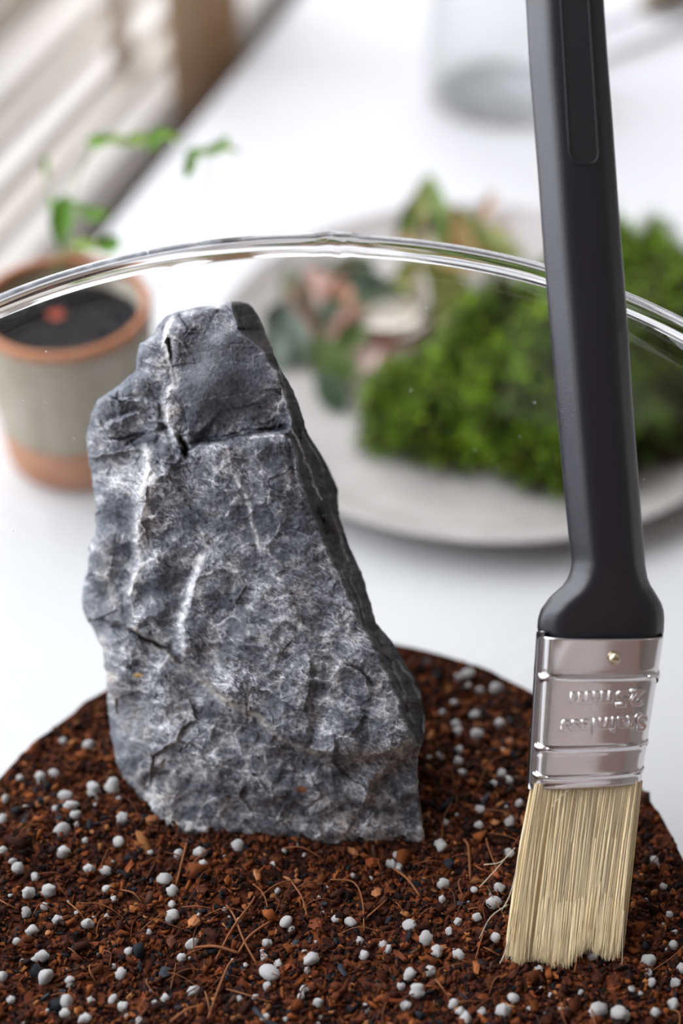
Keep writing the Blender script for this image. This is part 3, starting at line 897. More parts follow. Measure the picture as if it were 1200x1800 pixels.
pm = [perlite_mesh(i) for i in range(10)]
PER = [(36, 1372, 16), (72, 1370, 22), (98, 1362, 18), (10, 1408, 18), (112, 1305, 14), (155, 1312, 18), (45, 1423, 12), (5, 1443, 18), (165, 1393, 28), (198, 1387, 28), (118, 1402, 22), (125, 1420, 22), (98, 1424, 14),
       (134, 1435, 20), (137, 1452, 14), (108, 1464, 28), (112, 1502, 24), (215, 1443, 24), (210, 1484, 20), (5, 1498, 18), (22, 1517, 16), (32, 1530, 24), (62, 1545, 18), (157, 1530, 20), (186, 1534, 18), (51, 1573, 24), (85, 1570, 26),
       (186, 1565, 14), (79, 1596, 16), (200, 1583, 12), (47, 1608, 22), (102, 1620, 20), (154, 1627, 22), (56, 1640, 24), (30, 1657, 16), (188, 1613, 12), (75, 1683, 24), (62, 1690, 14), (79, 1721, 28), (200, 1700, 12), (213, 1715, 22),
       (228, 1675, 18), (123, 1728, 20), (118, 1761, 24), (4, 1720, 20), (160, 1760, 14), (199, 1760, 20), (216, 1772, 22), (150, 1795, 22), (115, 1783, 18), (290, 1758, 18), (335, 1446, 24), (314, 1505, 20), (352, 1502, 22), (357, 1523, 18),
       (418, 1490, 24), (290, 1548, 24), (303, 1570, 22), (302, 1593, 16), (303, 1614, 26), (338, 1664, 24), (320, 1687, 18), (480, 1522, 12), (488, 1568, 12), (503, 1626, 24), (512, 1636, 14), (470, 1660, 18), (465, 1685, 14), (489, 1697, 16),
       (472, 1715, 30), (470, 1736, 18), (448, 1755, 14), (420, 1758, 14), (341, 1745, 22), (547, 1688, 28), (540, 1706, 16), (536, 1742, 18), (530, 1755, 16), (522, 1768, 14), (558, 1765, 20), (467, 1790, 16), (245, 1797, 16), (617, 1624, 18), (590, 1618, 14),
       (632, 1656, 16), (641, 1682, 20), (672, 1662, 18), (681, 1672, 18), (688, 1522, 20), (700, 1530, 18), (697, 1505, 14), (775, 1490, 20), (778, 1558, 24), (777, 1583, 14), (719, 1632, 24), (748, 1653, 24), (767, 1675, 24), (805, 1622, 16), (789, 1640, 16), (838, 1615, 18),
       (806, 1680, 20), (720, 1716, 22), (755, 1711, 22), (704, 1736, 20), (733, 1746, 26), (713, 1770, 20), (643, 1778, 14), (797, 1768, 20), (808, 1780, 16), (847, 1782, 18), (817, 1795, 26), (884, 1780, 28), (902, 1757, 20), (877, 1563, 20),
       (867, 1592, 24), (870, 1650, 20), (832, 1567, 14), (893, 1502, 18), (1039, 1680, 20), (947, 1707, 16), (1138, 1693, 28), (1138, 1712, 14), (1145, 1730, 18), (1050, 1780, 32), (1088, 1787, 28), (1183, 1665, 20), (1185, 1730, 20), (1181, 1768, 22), (1150, 1783, 20),
       (1198, 1705, 18), (823, 1187, 20), (805, 1195, 16), (820, 1210, 16), (843, 1217, 16), (871, 1216, 24), (798, 1238, 14), (778, 1255, 14), (834, 1260, 20), (801, 1276, 18), (805, 1290, 18), (878, 1275, 18), (840, 1295, 22), (773, 1330, 14), (808, 1322, 18), (806, 1342, 18),
       (813, 1360, 14), (882, 1362, 18), (893, 1374, 18), (867, 1380, 14), (843, 1427, 20), (842, 1453, 16), (895, 1447, 20), (773, 1487, 20), (912, 1415, 16), (783, 1448, 12), (1148, 1516, 18), (1152, 1524, 14), (20, 1760, 16), (262, 1745, 12), (262, 1640, 12),
       (395, 1600, 9), (620, 1540, 9), (560, 1580, 9), (410, 1690, 10), (150, 1480, 12), (265, 1500, 11), (1110, 1740, 11), (930, 1775, 12), (1020, 1745, 11), (1165, 1560, 14), (1175, 1610, 14), (1185, 1640, 12)]
npl = 0
for (px, py, s) in PER:
    p = soil_pt(px, py)
    if in_rock(p[0], p[1], 0.0): p = soil_pt(px, py + 8)
    d = (p - CAM) @ FW
    r = s / 2 / FPX * d * 1.0
    place('perlite', random.choice(pm), (p[0], p[1], p[2] + r * 0.45), (r * random.uniform(.85, 1.1), r * random.uniform(.8, 1.05), r * random.uniform(.85, 1.2)),
          (random.uniform(-3, 3), random.uniform(-3, 3), random.uniform(-3, 3)))
    npl += 1
while npl < 296:
    px = random.uniform(0, 1200); py = random.uniform(1300, 1900)
    p = soil_pt(px, py)
    if math.hypot(p[0] - BX, p[1] - BY) > SR - 0.002 or in_rock(p[0], p[1], 0.001): continue
    r = random.uniform(0.0003, 0.0007)
    place('perlite', random.choice(pm), (p[0], p[1], p[2] + r * 0.3), (r, r * random.uniform(.7, 1), r), (random.uniform(-3, 3), random.uniform(-3, 3), 0))
    npl += 1

M_fib = mat('coir_fibre', (0.22, 0.085, 0.035), 0.8, spec=0.2); M_fib2 = mat('coir_fibre_dark', (0.10, 0.03, 0.014), 0.85, spec=0.2)


def fibre(pts, r, m):
    pts3 = []
    for k, (px, py) in enumerate(pts):
        p = soil_pt(px, py); t = k / (len(pts) - 1)
        p[2] += 0.0009 + 0.0014 * math.sin(t * math.pi)
        pts3.append(p)
    V, F = tube(smooth_line(pts3, 5), r, 5)
    obj('coir_fibre', mesh('coir_fibre', V, F), m, soil)


for pts, r in (([(380, 1690), (410, 1640), (440, 1600), (448, 1580)], 0.00028), ([(418, 1680), (440, 1655), (478, 1622)], 0.0003), ([(398, 1595), (412, 1620), (430, 1665), (452, 1700)], 0.00026),
               ([(340, 1670), (380, 1674), (420, 1680)], 0.00035), ([(366, 1795), (380, 1760), (400, 1710), (412, 1690)], 0.0003), ([(508, 1548), (520, 1570), (532, 1590), (541, 1620)], 0.00024),
               ([(310, 1560), (322, 1520), (330, 1480)], 0.0003), ([(300, 1800), (330, 1785), (358, 1770)], 0.0003), ([(580, 1550), (620, 1560), (636, 1590), (640, 1640)], 0.0002),
               ([(690, 1530), (715, 1555), (738, 1580)], 0.0003), ([(643, 1618), (665, 1605), (680, 1585)], 0.0002), ([(213, 1568), (235, 1580), (250, 1590)], 0.0002), ([(120, 1590), (140, 1612), (150, 1622)], 0.0002),
               ([(497, 1495), (530, 1500), (565, 1512)], 0.00016), ([(815, 1480), (822, 1500), (826, 1550)], 0.00028), ([(360, 1745), (366, 1770), (372, 1795)], 0.00018), ([(835, 1690), (845, 1660), (850, 1640)], 0.00018),
               ([(765, 1725), (775, 1745), (790, 1760)], 0.0002)):
    fibre(pts, r, M_fib)
for i in range(150):
    px = random.uniform(0, 1200); py = random.uniform(1330, 1800); a = random.uniform(0, math.pi); l = random.uniform(14, 42); c = random.uniform(-9, 9)
    pts = [(px + math.cos(a) * l * t + math.sin(a) * c * (1 - t * t), py + math.sin(a) * l * t * 0.8 - math.cos(a) * c * (1 - t * t)) for t in (-1, -.3, .3, 1)]
    P3 = [soil_pt(*q) for q in pts]
    if any(math.hypot(p[0] - BX, p[1] - BY) > SR - 0.003 or in_rock(p[0], p[1], 0.002) for p in P3): continue
    fibre(pts, random.uniform(0.00008, 0.00019), random.choice([M_fib, M_fib2]))

# ------------------------------------------------------------------ brush
brush = empty('paint_brush', tuple(P(1000, 1680, 0.3765)), 'flat paint brush with black handle and steel ferrule, bristles pressed on the soil', 'brush')


def section_loft(stations, n=64, exp_fn=None):
    """stations: (left px,py,d) (right px,py,d) half thickness (m) shape function"""
    V = []
    for (l, r, ht, shp) in stations:
        L_ = P(*[np.array(q) for q in l]); R2 = P(*[np.array(q) for q in r])
        c = (L_ + R2) / 2; wv = (R2 - L_) / 2
        V.append((c, wv, ht, shp))
    cs = np.array([v[0] for v in V]); T = np.gradient(cs, axis=0)
    out = []
    for k, (c, wv, ht, shp) in enumerate(V):
        t = T[k] / np.linalg.norm(T[k])
        nrm = np.cross(wv, t); nrm /= np.linalg.norm(nrm)
        if nrm @ (CAM - c) < 0: nrm = -nrm
        for (u, vv) in shp:
            out.append(c + wv * u + nrm * (vv - 1.0) * ht)      # front face at the given depth, body behind
    m = len(V[0][3])
    F = []
    for i in range(len(V) - 1):
        for j_ in range(m):
            F.append((i * m + j_, i * m + (j_ + 1) % m, (i + 1) * m + (j_ + 1) % m, (i + 1) * m + j_))
    F.append(tuple(range(m))); F.append(tuple((len(V) - 1) * m + j_ for j_ in range(m))[::-1])
    return out, F


def superell(n, e):
    r = []
    for i in range(n):
        a = 2 * math.pi * i / n
        c, s = math.cos(a), math.sin(a)
        r.append((math.copysign(abs(c) ** (2 / e), c), math.copysign(abs(s) ** (2 / e), s)))
    return r


def chamfer_shape(cu, cv, rnd=0.12):
    """flat front of half width cu, sides start at height cv; rounded corners; 8 corners"""
    c = [(-cu, 1), (cu, 1), (1, cv), (1, -cv), (cu, -1), (-cu, -1), (-1, -cv), (-1, cv)]
    out = []
    m = len(c)
    for i in range(m):
        p0 = np.array(c[i - 1]); p1 = np.array(c[i]); p2 = np.array(c[(i + 1) % m])
        a = p1 + (p0 - p1) * min(0.45, rnd / np.linalg.norm(p0 - p1)); b_ = p1 + (p2 - p1) * min(0.45, rnd / np.linalg.norm(p2 - p1))
        for t in (0, 0.25, 0.5, 0.75, 1.0):
            q = (1 - t) ** 2 * a + 2 * t * (1 - t) * p1 + t * t * b_
            out.append((q[0], q[1]))
        # one point mid flat run
        e = np.array(c[(i + 1) % m]); b2 = e + (p1 - e) * min(0.45, rnd / np.linalg.norm(p1 - e))
        for t in (0.33, 0.66):
            q = b_ * (1 - t) + b2 * t; out.append((q[0], q[1]))
    return out


HL = [(-160, 918), (0, 930), (100, 935), (200, 943), (300, 951), (400, 958), (500, 966), (600, 975), (700, 983), (800, 992), (900, 1001), (950, 1006), (990, 1011), (1010, 1010), (1025, 1006), (1040, 997), (1060, 974), (1080, 959), (1095, 954), (1110, 953), (1125, 957), (1150, 960)]
HR = [(-160, 1060), (0, 1069), (100, 1076), (200, 1084), (300, 1091), (400, 1098), (500, 1106), (600, 1113), (700, 1119), (800, 1127), (900, 1135), (950, 1139), (1000, 1143), (1025, 1148), (1040, 1154), (1055, 1163), (1070, 1172), (1085, 1177), (1100, 1178), (1120, 1177), (1150, 1172)]


def hdep(y):
    return float(np.interp(y, [-160, 500, 1000, 1130, 1390, 1690], [0.3605, 0.3645, 0.3665, 0.3680, 0.3728, 0.3785]))


st = []
for y in list(np.linspace(-160, 980, 70)) + list(np.linspace(990, 1150, 40)):
    l = float(ip(HL, y)); r = float(ip(HR, y)); d = hdep(y)
    flare = float(sstep(980, 1090, y))
    cu = 0.50 + 0.22 * flare; cv = 0.10 + 0.15 * flare
    ht = 0.0052 - 0.0006 * flare
    dd = (r - l) / FPX * d
    st.append(((l, y, d + 0.0006 - 0.001 * flare), (r, y - 6 * flare, d + 0.0010 + 0.002 * flare), ht, chamfer_shape(cu, cv, 0.28)))
V, F = section_loft(st)
hd = mesh('handle', V, F)
ho = obj('handle', hd, M_black, brush)


# recessed slot in the handle: a shallow raised bead around a darker sunk panel
def hpt(px, py, lift):
    d = hdep(py)
    l = float(ip(HL, py)); r = float(ip(HR, py)); u = (px - (l + r) / 2) / ((r - l) / 2)
    return P(np.array(px), np.array(py), np.array(d + 0.0008 + 0.0002 * u - lift))


def slot_outline(off):
    pts = []
    for y in np.linspace(-150, 268 + off, 50):
        pts.append((1034 + off + (y / 268.0) * 17 if y > 0 else 1034 + off + y * 0.064, y))
    for a in np.linspace(0, math.pi / 2, 8):
        pts.append((1051 - 16 + (16 + off) * math.cos(a), 270 + (18 + off) * math.sin(a)))
    for a in np.linspace(math.pi / 2, math.pi, 8):
        pts.append((1004 + 14 - 0 + (16 + off) * math.cos(a), 270 + (18 + off) * math.sin(a)))
    for y in np.linspace(268, -150, 50):
        pts.append((985 - off + (y / 268.0) * 15, y))
    return pts


so = slot_outline(0.0)
V, F = tube(np.array([hpt(x, y, 0.00012) for x, y in so]), 0.00016, 6)
M_bead = mat('slot_edge_plastic', (0.02, 0.02, 0.024), 0.3)
obj('slot_edge', mesh('slot_edge', V, F), M_bead, ho)
so2 = slot_outline(-1.5)
half = len(so2) // 2
V = []; F = []
for i in range(half):
    a = so2[i]; b_ = so2[len(so2) - 1 - i]
    V += [hpt(a[0], a[1], 0.00005), hpt(b_[0], b_[1], 0.00005)]
for i in range(half - 1):
    F.append((2 * i, 2 * i + 1, 2 * i + 3, 2 * i + 2))
M_slot = mat('slot_plastic', (0.009, 0.009, 0.011), 0.5)
so_ = obj('slot_panel', mesh('slot_panel', V, F, False), M_slot, ho)
sm = so_.modifiers.new('solid', 'SOLIDIFY'); sm.thickness = 0.0001

# ferrule: stations follow the tilted edges; beads swell the section
FT_L, FT_R = (956, 1124), (1174, 1124)
FB_L, FB_R = (940, 1390), (1134, 1379)


def fer(t, u):
    """pixel on the ferrule face, t 0 top .. 1 bottom, u -1 left .. 1 right"""
    L_ = np.array(FT_L) * (1 - t) + np.array(FB_L) * t; R2 = np.array(FT_R) * (1 - t) + np.array(FB_R) * t
    q = L_ + (R2 - L_) * (u + 1) / 2
    sag = 13 * (1 - abs(u) ** 4)         # the flat face dips below its rounded side edges in this view
    return q + np.array([0, 0]), sag


def fdep(t, u):
    return 0.3668 + 0.0058 * t + 0.0010 * u


st = []
for t in np.linspace(0, 1, 110):
    bead = sum(math.exp(-((t - c) / w_) ** 2) * a for c, w_, a in ((0.262, 0.016, 1), (0.235, 0.012, -0.5), (0.735, 0.016, 1), (0.765, 0.012, -0.4), (0.925, 0.014, 0.8), (0.95, 0.012, -0.5), (0.995, 0.02, 0.5)))
    L_, _ = fer(t, -1); R2, _ = fer(t, 1)
    g = bead * 0.6
    ht = 0.0052 + 0.0003 * bead
    st.append(((L_[0] - g, L_[1], fdep(t, -1) - 0.0003 * bead), (R2[0] + g, R2[1], fdep(t, 1) - 0.0003 * bead), ht, superell(96, 3.6)))
V, F = section_loft(st)
F = F[:-2]
fo = obj('ferrule', mesh('ferrule', V, F), M_steel, brush)
sm = fo.modifiers.new('solid', 'SOLIDIFY'); sm.thickness = 0.0004; sm.offset = 1 if False else -1
# dark folded seam standing along the left side
V = []; F = []
sts = []
for t in np.linspace(-0.035, 0.99, 24):
    q, _ = fer(t, -1)
    sts.append(((q[0] - 13, q[1], 0.3684 + 0.0058 * t), (q[0] + 4, q[1] - 1, 0.3684 + 0.0058 * t), 0.0012, superell(20, 3)))
V, F = section_loft(sts)
obj('seam', mesh('seam', V, F), M_edge, fo)
# rivet
c = P(np.array(1080.0), np.array(1158.0), np.array(0.3666)); 
V, F = lathe([(0.0, 0.0006), (0.0005, 0.00055), (0.0009, 0.0004), (0.00125, 0.0001), (0.0013, -0.0006), (0.0, -0.0006)], 24)
rv = mesh('rivet', V, F)
ro = obj('rivet', rv, M_rivet, None)
ro.matrix_world = Matrix.Translation(Vector(c)) @ (Vector(CAM) - Vector(c)).to_track_quat('Z', 'Y').to_matrix().to_4x4()
mw = ro.matrix_world.copy(); ro.parent = fo; ro.matrix_parent_inverse = fo.matrix_world.inverted()

# embossed lettering, upside down as the brush points down


def emboss(txt, p_start, p_end, height_px, name):
    cu = bpy.data.curves.new(name, 'FONT'); cu.body = txt; cu.size = 1.0
    cu.extrude = 0.012; cu.bevel_depth = 0.030; cu.offset = 0.022; cu.bevel_resolution = 3; cu.resolution_u = 6; cu.space_character = 1.12
    to = bpy.data.objects.new(name + '_tmp', cu); sc.collection.objects.link(to)
    dg = bpy.context.evaluated_depsgraph_get(); dg.update()
    m = bpy.data.meshes.new_from_object(to.evaluated_get(dg))
    sc.collection.objects.unlink(to); bpy.data.objects.remove(to)
    n = len(m.vertices); co = np.zeros(n * 3); m.vertices.foreach_get('co', co); co = co.reshape(-1, 3)
    x0, x1 = co[:, 0].min(), co[:, 0].max()
    u = (co[:, 0] - x0) / (x1 - x0)
    v = co[:, 1] / 0.72
    ps = np.array(p_start, float); pe = np.array(p_end, float)
    base = ps[None] + (pe - ps)[None] * u[:, None]
    upv = np.array([-0.13, 1.0]) * height_px
    pix = base + upv[None] * v[:, None]
    # depth from the ferrule face
    t = (pix[:, 1] - 1123) / 262.0
    Lx = FT_L[0] + (FB_L[0] - FT_L[0]) * t; Rx = FT_R[0] + (FB_R[0] - FT_R[0]) * t
    uu = (pix[:, 0] - (Lx + Rx) / 2) / ((Rx - Lx) / 2)
    d = 0.3668 + 0.0058 * t + 0.0010 * uu - 0.00022 - 0.00022 * np.clip(0.6 - uu, 0, 1.2) - co[:, 2] * 0.0080
    V = P(pix[:, 0], pix[:, 1], d)
    m.vertices.foreach_set('co', V.ravel()); m.update()
    m.materials.clear()
    o = obj(name, m, M_steel, fo)
    return o


e1_ = emboss('Stainless', (1139, 1259), (986, 1270), 26, 'lettering'); e1_['label'] = 'embossed word Stainless'
e2_ = emboss('25mm', (1134, 1214), (1003, 1221), 27, 'lettering'); e2_['label'] = 'embossed size 25mm'

# bristles
NB = 5200
mbv = []; mbf = []; mbc = []
BT_L, BT_R = (934, 1378), (1128, 1372)
rn = np.random.RandomState(5)
for i in range(NB):
    u = rn.uniform(-1, 1); dep = rn.uniform(0, 1) ** 1.3
    if abs(u) > 0.93: dep = 0.25 + 0.5 * dep
    q0 = np.array(BT_L) + (np.array(BT_R) - np.array(BT_L)) * (u + 1) / 2
    d0 = 0.3728 + 0.001 * u + 0.0006 + dep * 0.0085
    clump = math.sin(u * 9) * 0.6 + math.sin(u * 23 + 1) * 0.4
    px1 = 992 + u * 96 + 2.2 * clump + rn.normal() * 3.5 - (6 if u < -0.6 else 0) * rn.rand() * 1.5
    lenf = 1 - 0.045 * abs(rn.normal()) - 0.03 * max(0, -clump)
    py1 = 1703 - 16 * (u > -0.2) * min(1, (u + 0.2) * 2) - abs(u) ** 3 * 12 + 10 * math.sin(u * 7 + 2)
    q1 = np.array([px1, py1])
    q1 = q0 + (q1 - q0) * lenf
    d1 = 0.3742 + dep * 0.008
    pts = []
    bend = rn.normal() * 1.6 + 1.0 * clump
    for t in (0, 0.33, 0.66, 0.88, 1.0):
        q = q0 + (q1 - q0) * t
        pts.append(P(np.array(q[0] + bend * math.sin(t * math.pi) - 10 * u * 0 - 8 * (t * (1 - t))), np.array(q[1]), np.array(d0 + (d1 - d0) * t + 0.0009 * math.sin(t * 3.1))))
    V, F = tube(pts, [0.00019, 0.00019, 0.00016, 0.00009, 0.00003], 3, False)
    b0 = len(mbv); mbv += V; mbf += [tuple(b0 + k for k in f) for f in F]
    s = rn.uniform(0.9, 1.1); k = rn.rand()
    c = (0.93 * s, (0.79 - 0.04 * k) * s, (0.45 + 0.05 * (1 - k)) * s)
    mbc += [c] * len(V)
me = mesh('bristles', mbv, np.array(mbf))
a_ = me.color_attributes.new('tone', 'FLOAT_COLOR', 'POINT')
a_.data.foreach_set('color', np.concatenate([np.array(mbc), np.ones((len(mbc), 1))], 1).astype(np.float32).ravel())
o = obj('bristles', me, M_bristle, brush); o['kind'] = 'stuff'; o['label'] = 'cream bristles'
for (a, b_, c) in (((905, 1490), (880, 1515), (850, 1520)), ((895, 1500), (870, 1530), (842, 1560)), ((892, 1590), (862, 1612), (842, 1650)), ((900, 1640), (885, 1680), (872, 1705)),
                   ((1096, 1600), (1094, 1650), (1093, 1700)), ((1000, 1388), (980, 1405), (968, 1422)), ((925, 1440), (900, 1560), (882, 1600)), ((905, 1600), (893, 1650), (883, 1690))):
    pts = [P(np.array(q[0]), np.array(q[1]), np.array(0.3745 if q[1] > 1450 else 0.3722)) for q in (a, b_, c)]
    V, F = tube(smooth_line(pts, 4), 0.00011, 4)
    m = mesh('stray_bristle', V, F)
    a_ = m.color_attributes.new('tone', 'FLOAT_COLOR', 'POINT'); a_.data.foreach_set('color', np.tile(np.array([0.6, 0.52, 0.38, 1], np.float32), len(V)))
    obj('stray_bristle', m, M_bristle, brush)

# ------------------------------------------------------------------ plate
PX_, PY_, PR = 0.0510, 0.3015 - 0.110 + 0.0, 0.0980
PX_, PY_, PR = 0.0508, 0.1935, 0.0978
PZ = 0.0125
prof = smooth_line([(0.0003, 0.0042), (0.045, 0.0042), (0.070, 0.0050), (0.086, 0.0078), (PR - 0.0016, PZ - 0.0004), (PR, PZ + 0.0004), (PR + 0.0014, PZ - 0.0010), (0.090, 0.0044), (0.076, 0.0008),
                    (0.062, 0.0003), (0.058, 0.0010), (0.0003, 0.0012)], 5)
plate = empty('plate', (PX_, PY_, 0), 'shallow grey-white ceramic plate carrying moss and plant cuttings', 'plate')
V, F = lathe(prof, 128, PX_, PY_)
obj('dish', mesh('dish', V, F), M_plate, plate)


# ------------------------------------------------------------------ moss
def leaflet(mb, base, direc, width, length, col, nrm=None):
    d = np.array(direc, float); d /= np.linalg.norm(d) + 1e-9
    ref = np.array([0, 0, 1.0]) if nrm is None else nrm
    s = np.cross(d, ref); s /= np.linalg.norm(s) + 1e-9
    n = np.cross(s, d)
    b = np.array(base)
    mb.add([b, b + d * length * 0.45 + s * width / 2 + n * width * .15, b + d * length, b + d * length * 0.45 - s * width / 2 + n * width * .15], [(0, 1, 2, 3)], col)


def moss(name, c, rad, n, seed, label, brownfn, root=None):
    rn = np.random.RandomState(seed)
    root = root or empty(name, (c[0], c[1], 0.005), label, 'moss', 'moss clumps on the plate')
    # lumpy core
    nu, nv = 64, 32
    V = []; cols = []
    for i in range(nv + 1):
        ph = math.pi * 0.5 * i / nv
        for k in range(nu):
            a = 2 * math.pi * k / nu
            dx, dy, dz = math.cos(a) * math.cos(ph), math.sin(a) * math.cos(ph), math.sin(ph)
            lump = 0.82 + 0.14 * math.sin(a * 5 + seed) * math.cos(ph * 3) + 0.10 * math.sin(a * 9 + ph * 7)
            V.append((c[0] + rad[0] * dx * lump, c[1] + rad[1] * dy * lump, c[2] + rad[2] * dz * lump))
            cols.append((0.010, 0.009, 0.003, 1))
    F = [(i * nu + k, i * nu + (k + 1) % nu, (i + 1) * nu + (k + 1) % nu, (i + 1) * nu + k) for i in range(nv) for k in range(nu)]
    F.append(tuple(range(nu))[::-1])
    m = mesh('moss_mat', V, F)
    a_ = m.color_attributes.new('tone', 'FLOAT_COLOR', 'POINT'); a_.data.foreach_set('color', np.array(cols, np.float32).ravel())
    obj('moss_mat', m, M_moss, root)
    mb = MB()
    for i in range(n):
        a = rn.rand() * 2 * math.pi; sp_ = rn.rand() ** 0.8; ph = math.asin(sp_ * 0.98)
        d = np.array([math.cos(a) * math.cos(ph), math.sin(a) * math.cos(ph), math.sin(ph)])
        lump = 0.82 + 0.14 * math.sin(a * 5 + seed) * math.cos(ph * 3) + 0.10 * math.sin(a * 9 + ph * 7)
        b = np.array(c) + np.array(rad) * d * lump
        dd = d + rn.normal(size=3) * 0.45 + np.array([0, 0, 0.25]); dd /= np.linalg.norm(dd)
        L_ = rn.uniform(0.005, 0.014)
        tuft = 0.5 + 0.5 * math.sin(a * 13 + ph * 11 + seed) * math.cos(a * 7 - ph * 9)
        g = np.array([0.165, 0.30, 0.012]) * (0.22 + 1.1 * tuft * tuft + 0.25 * tuft) * rn.uniform(0.7, 1.3)
        if rn.rand() < 0.25: g = g * np.array([1.35, 1.05, 0.9])
        if rn.rand() < brownfn(b): g = np.array([0.055, 0.032, 0.012]) * rn.uniform(0.4, 1.5)
        side = np.cross(dd, rn.normal(size=3)); side /= np.linalg.norm(side)
        for k in range(5):
            t = (k + 0.6) / 5
            sgn = 1 if k % 2 else -1
            leaflet(mb, b + dd * L_ * t * 0.9, dd * 0.8 + side * sgn, 0.0011, 0.0036 * (1.1 - 0.4 * t), tuple(g * (0.75 + 0.5 * t)))
        leaflet(mb, b, dd, 0.0007, L_, tuple(g * 0.8))
    o = obj('moss_fronds', mb.me('moss_fronds', False), M_moss, root); o['kind'] = 'stuff'
    return root


def frac(x0, x1, x): return float(np.clip((x - x0) / (x1 - x0), 0, 1))


main_moss = moss('moss_clump', (0.073, 0.163, 0.005), (0.045, 0.037, 0.050), 9000, 3, 'large bushy green moss clump piled on the plate behind the brush handle',
     lambda b: 0.12 + 0.35 * frac(0.085, 0.11, b[0]) + 0.25 * (1 - frac(0.006, 0.02, b[2])))
moss('moss_clump', (0.113, 0.180, 0.006), (0.028, 0.030, 0.040), 3800, 9, 'dark brown-green moss clump on the plate, right of the brush handle',
     lambda b: 0.35 + 0.5 * (1 - frac(0.018, 0.045, b[2])), main_moss)
moss('moss_clump', (0.034, 0.161, 0.005), (0.024, 0.020, 0.019), 2600, 21, 'low olive green moss edge spilling towards the rock side of the plate', lambda b: 0.22, main_moss)
moss('moss_clump', (0.103, 0.221, 0.006), (0.028, 0.022, 0.034), 3200, 14, 'green moss tuft at the back of the plate', lambda b: 0.12)


# ------------------------------------------------------------------ leaves
def leaf_mesh(c, along, across, nrm, L_, W_, col, cup=0.15, name='leaf', edge=None):
    nu, nv = 9, 6
    along = along / np.linalg.norm(along); across = across / np.linalg.norm(across)
    V = []; C_ = []
    for sd in (0, 1):
        for i in range(nu):
            t = i / (nu - 1)
            w_ = W_ / 2 * (math.sin(math.pi * min(1, t * 0.96 + 0.02)) ** 0.7)
            for j_ in range(nv):
                s = -1 + 2 * j_ / (nv - 1)
                p = c + along * (t - 0.5) * L_ + across * s * w_ + nrm * (cup * W_ * s * s - cup * L_ * 0.6 * (2 * t - 1) ** 2 - sd * 0.0003)
                V.append(p)
                k = 0.75 if abs(s) < 0.25 else 1.0
                cc_ = np.array(col) * k
                if edge is not None and abs(s) > 0.7: cc_ = np.array(edge)
                C_.append(tuple(cc_))
    F = []
    for sd in (0, 1):
        b = sd * nu * nv
        for i in range(nu - 1):
            for j_ in range(nv - 1):
                q = (b + i * nv + j_, b + i * nv + j_ + 1, b + (i + 1) * nv + j_ + 1, b + (i + 1) * nv + j_)
                F.append(q if sd == 0 else q[::-1])
    m = mesh(name, V, F)
    a_ = m.color_attributes.new('tone', 'FLOAT_COLOR', 'POINT')
    a_.data.foreach_set('color', np.array([list(q) + [1] for q in C_], np.float32).ravel())
    return m


def plant(name, label, root_xy, leaves, stems, mode='z', cat='plant', ls=1.0, cs=1.0):
    """leaves: px,py,length px,width px,angle deg (0 = right, 90 = up in the picture), height or depth, colour"""
    root = empty(name, root_xy, label, cat, 'seedlings in the small pot' if name == 'seedling' else 'plant cuttings on the plate')
    for lf in leaves:
        px, py, lp, wp, ang, zz, col = lf[:7]
        edge = lf[7] if len(lf) > 7 else None
        if mode == 'z':
            c = on_z(px, py, zz)
        else:
            c = P(np.array(px), np.array(py), np.array(zz))
        d = (c - CAM) @ FW
        a = math.radians(ang)
        tilt = random.uniform(-.5, .5)
        al = math.cos(a) * RT + math.sin(a) * UP + tilt * 0.4 * FW
        ac = -math.sin(a) * RT + math.cos(a) * UP + tilt * 0.5 * FW
        al /= np.linalg.norm(al); ac -= (ac @ al) * al; ac /= np.linalg.norm(ac)
        nm = np.cross(al, ac)
        if nm @ (CAM - c) < 0: nm = -nm
        obj('leaf', leaf_mesh(c, al, ac, nm, lp * ls / FPX * d, wp * ls / FPX * d, tuple(np.array(col) * cs), edge=edge), M_leaf, root)
    for s in stems:
        pts, r, col = s
        pp = [on_z(x, y, z) if mode == 'z' else P(np.array(x), np.array(y), np.array(z)) for x, y, z in pts]
        V, F = tube(smooth_line(pp, 6), r, 6)
        m = mesh('stem', V, F)
        a_ = m.color_attributes.new('tone', 'FLOAT_COLOR', 'POINT'); a_.data.foreach_set('color', np.tile(np.array([*col, 1], np.float32), len(V)))
        obj('stem', m, M_leaf, root)
    return root


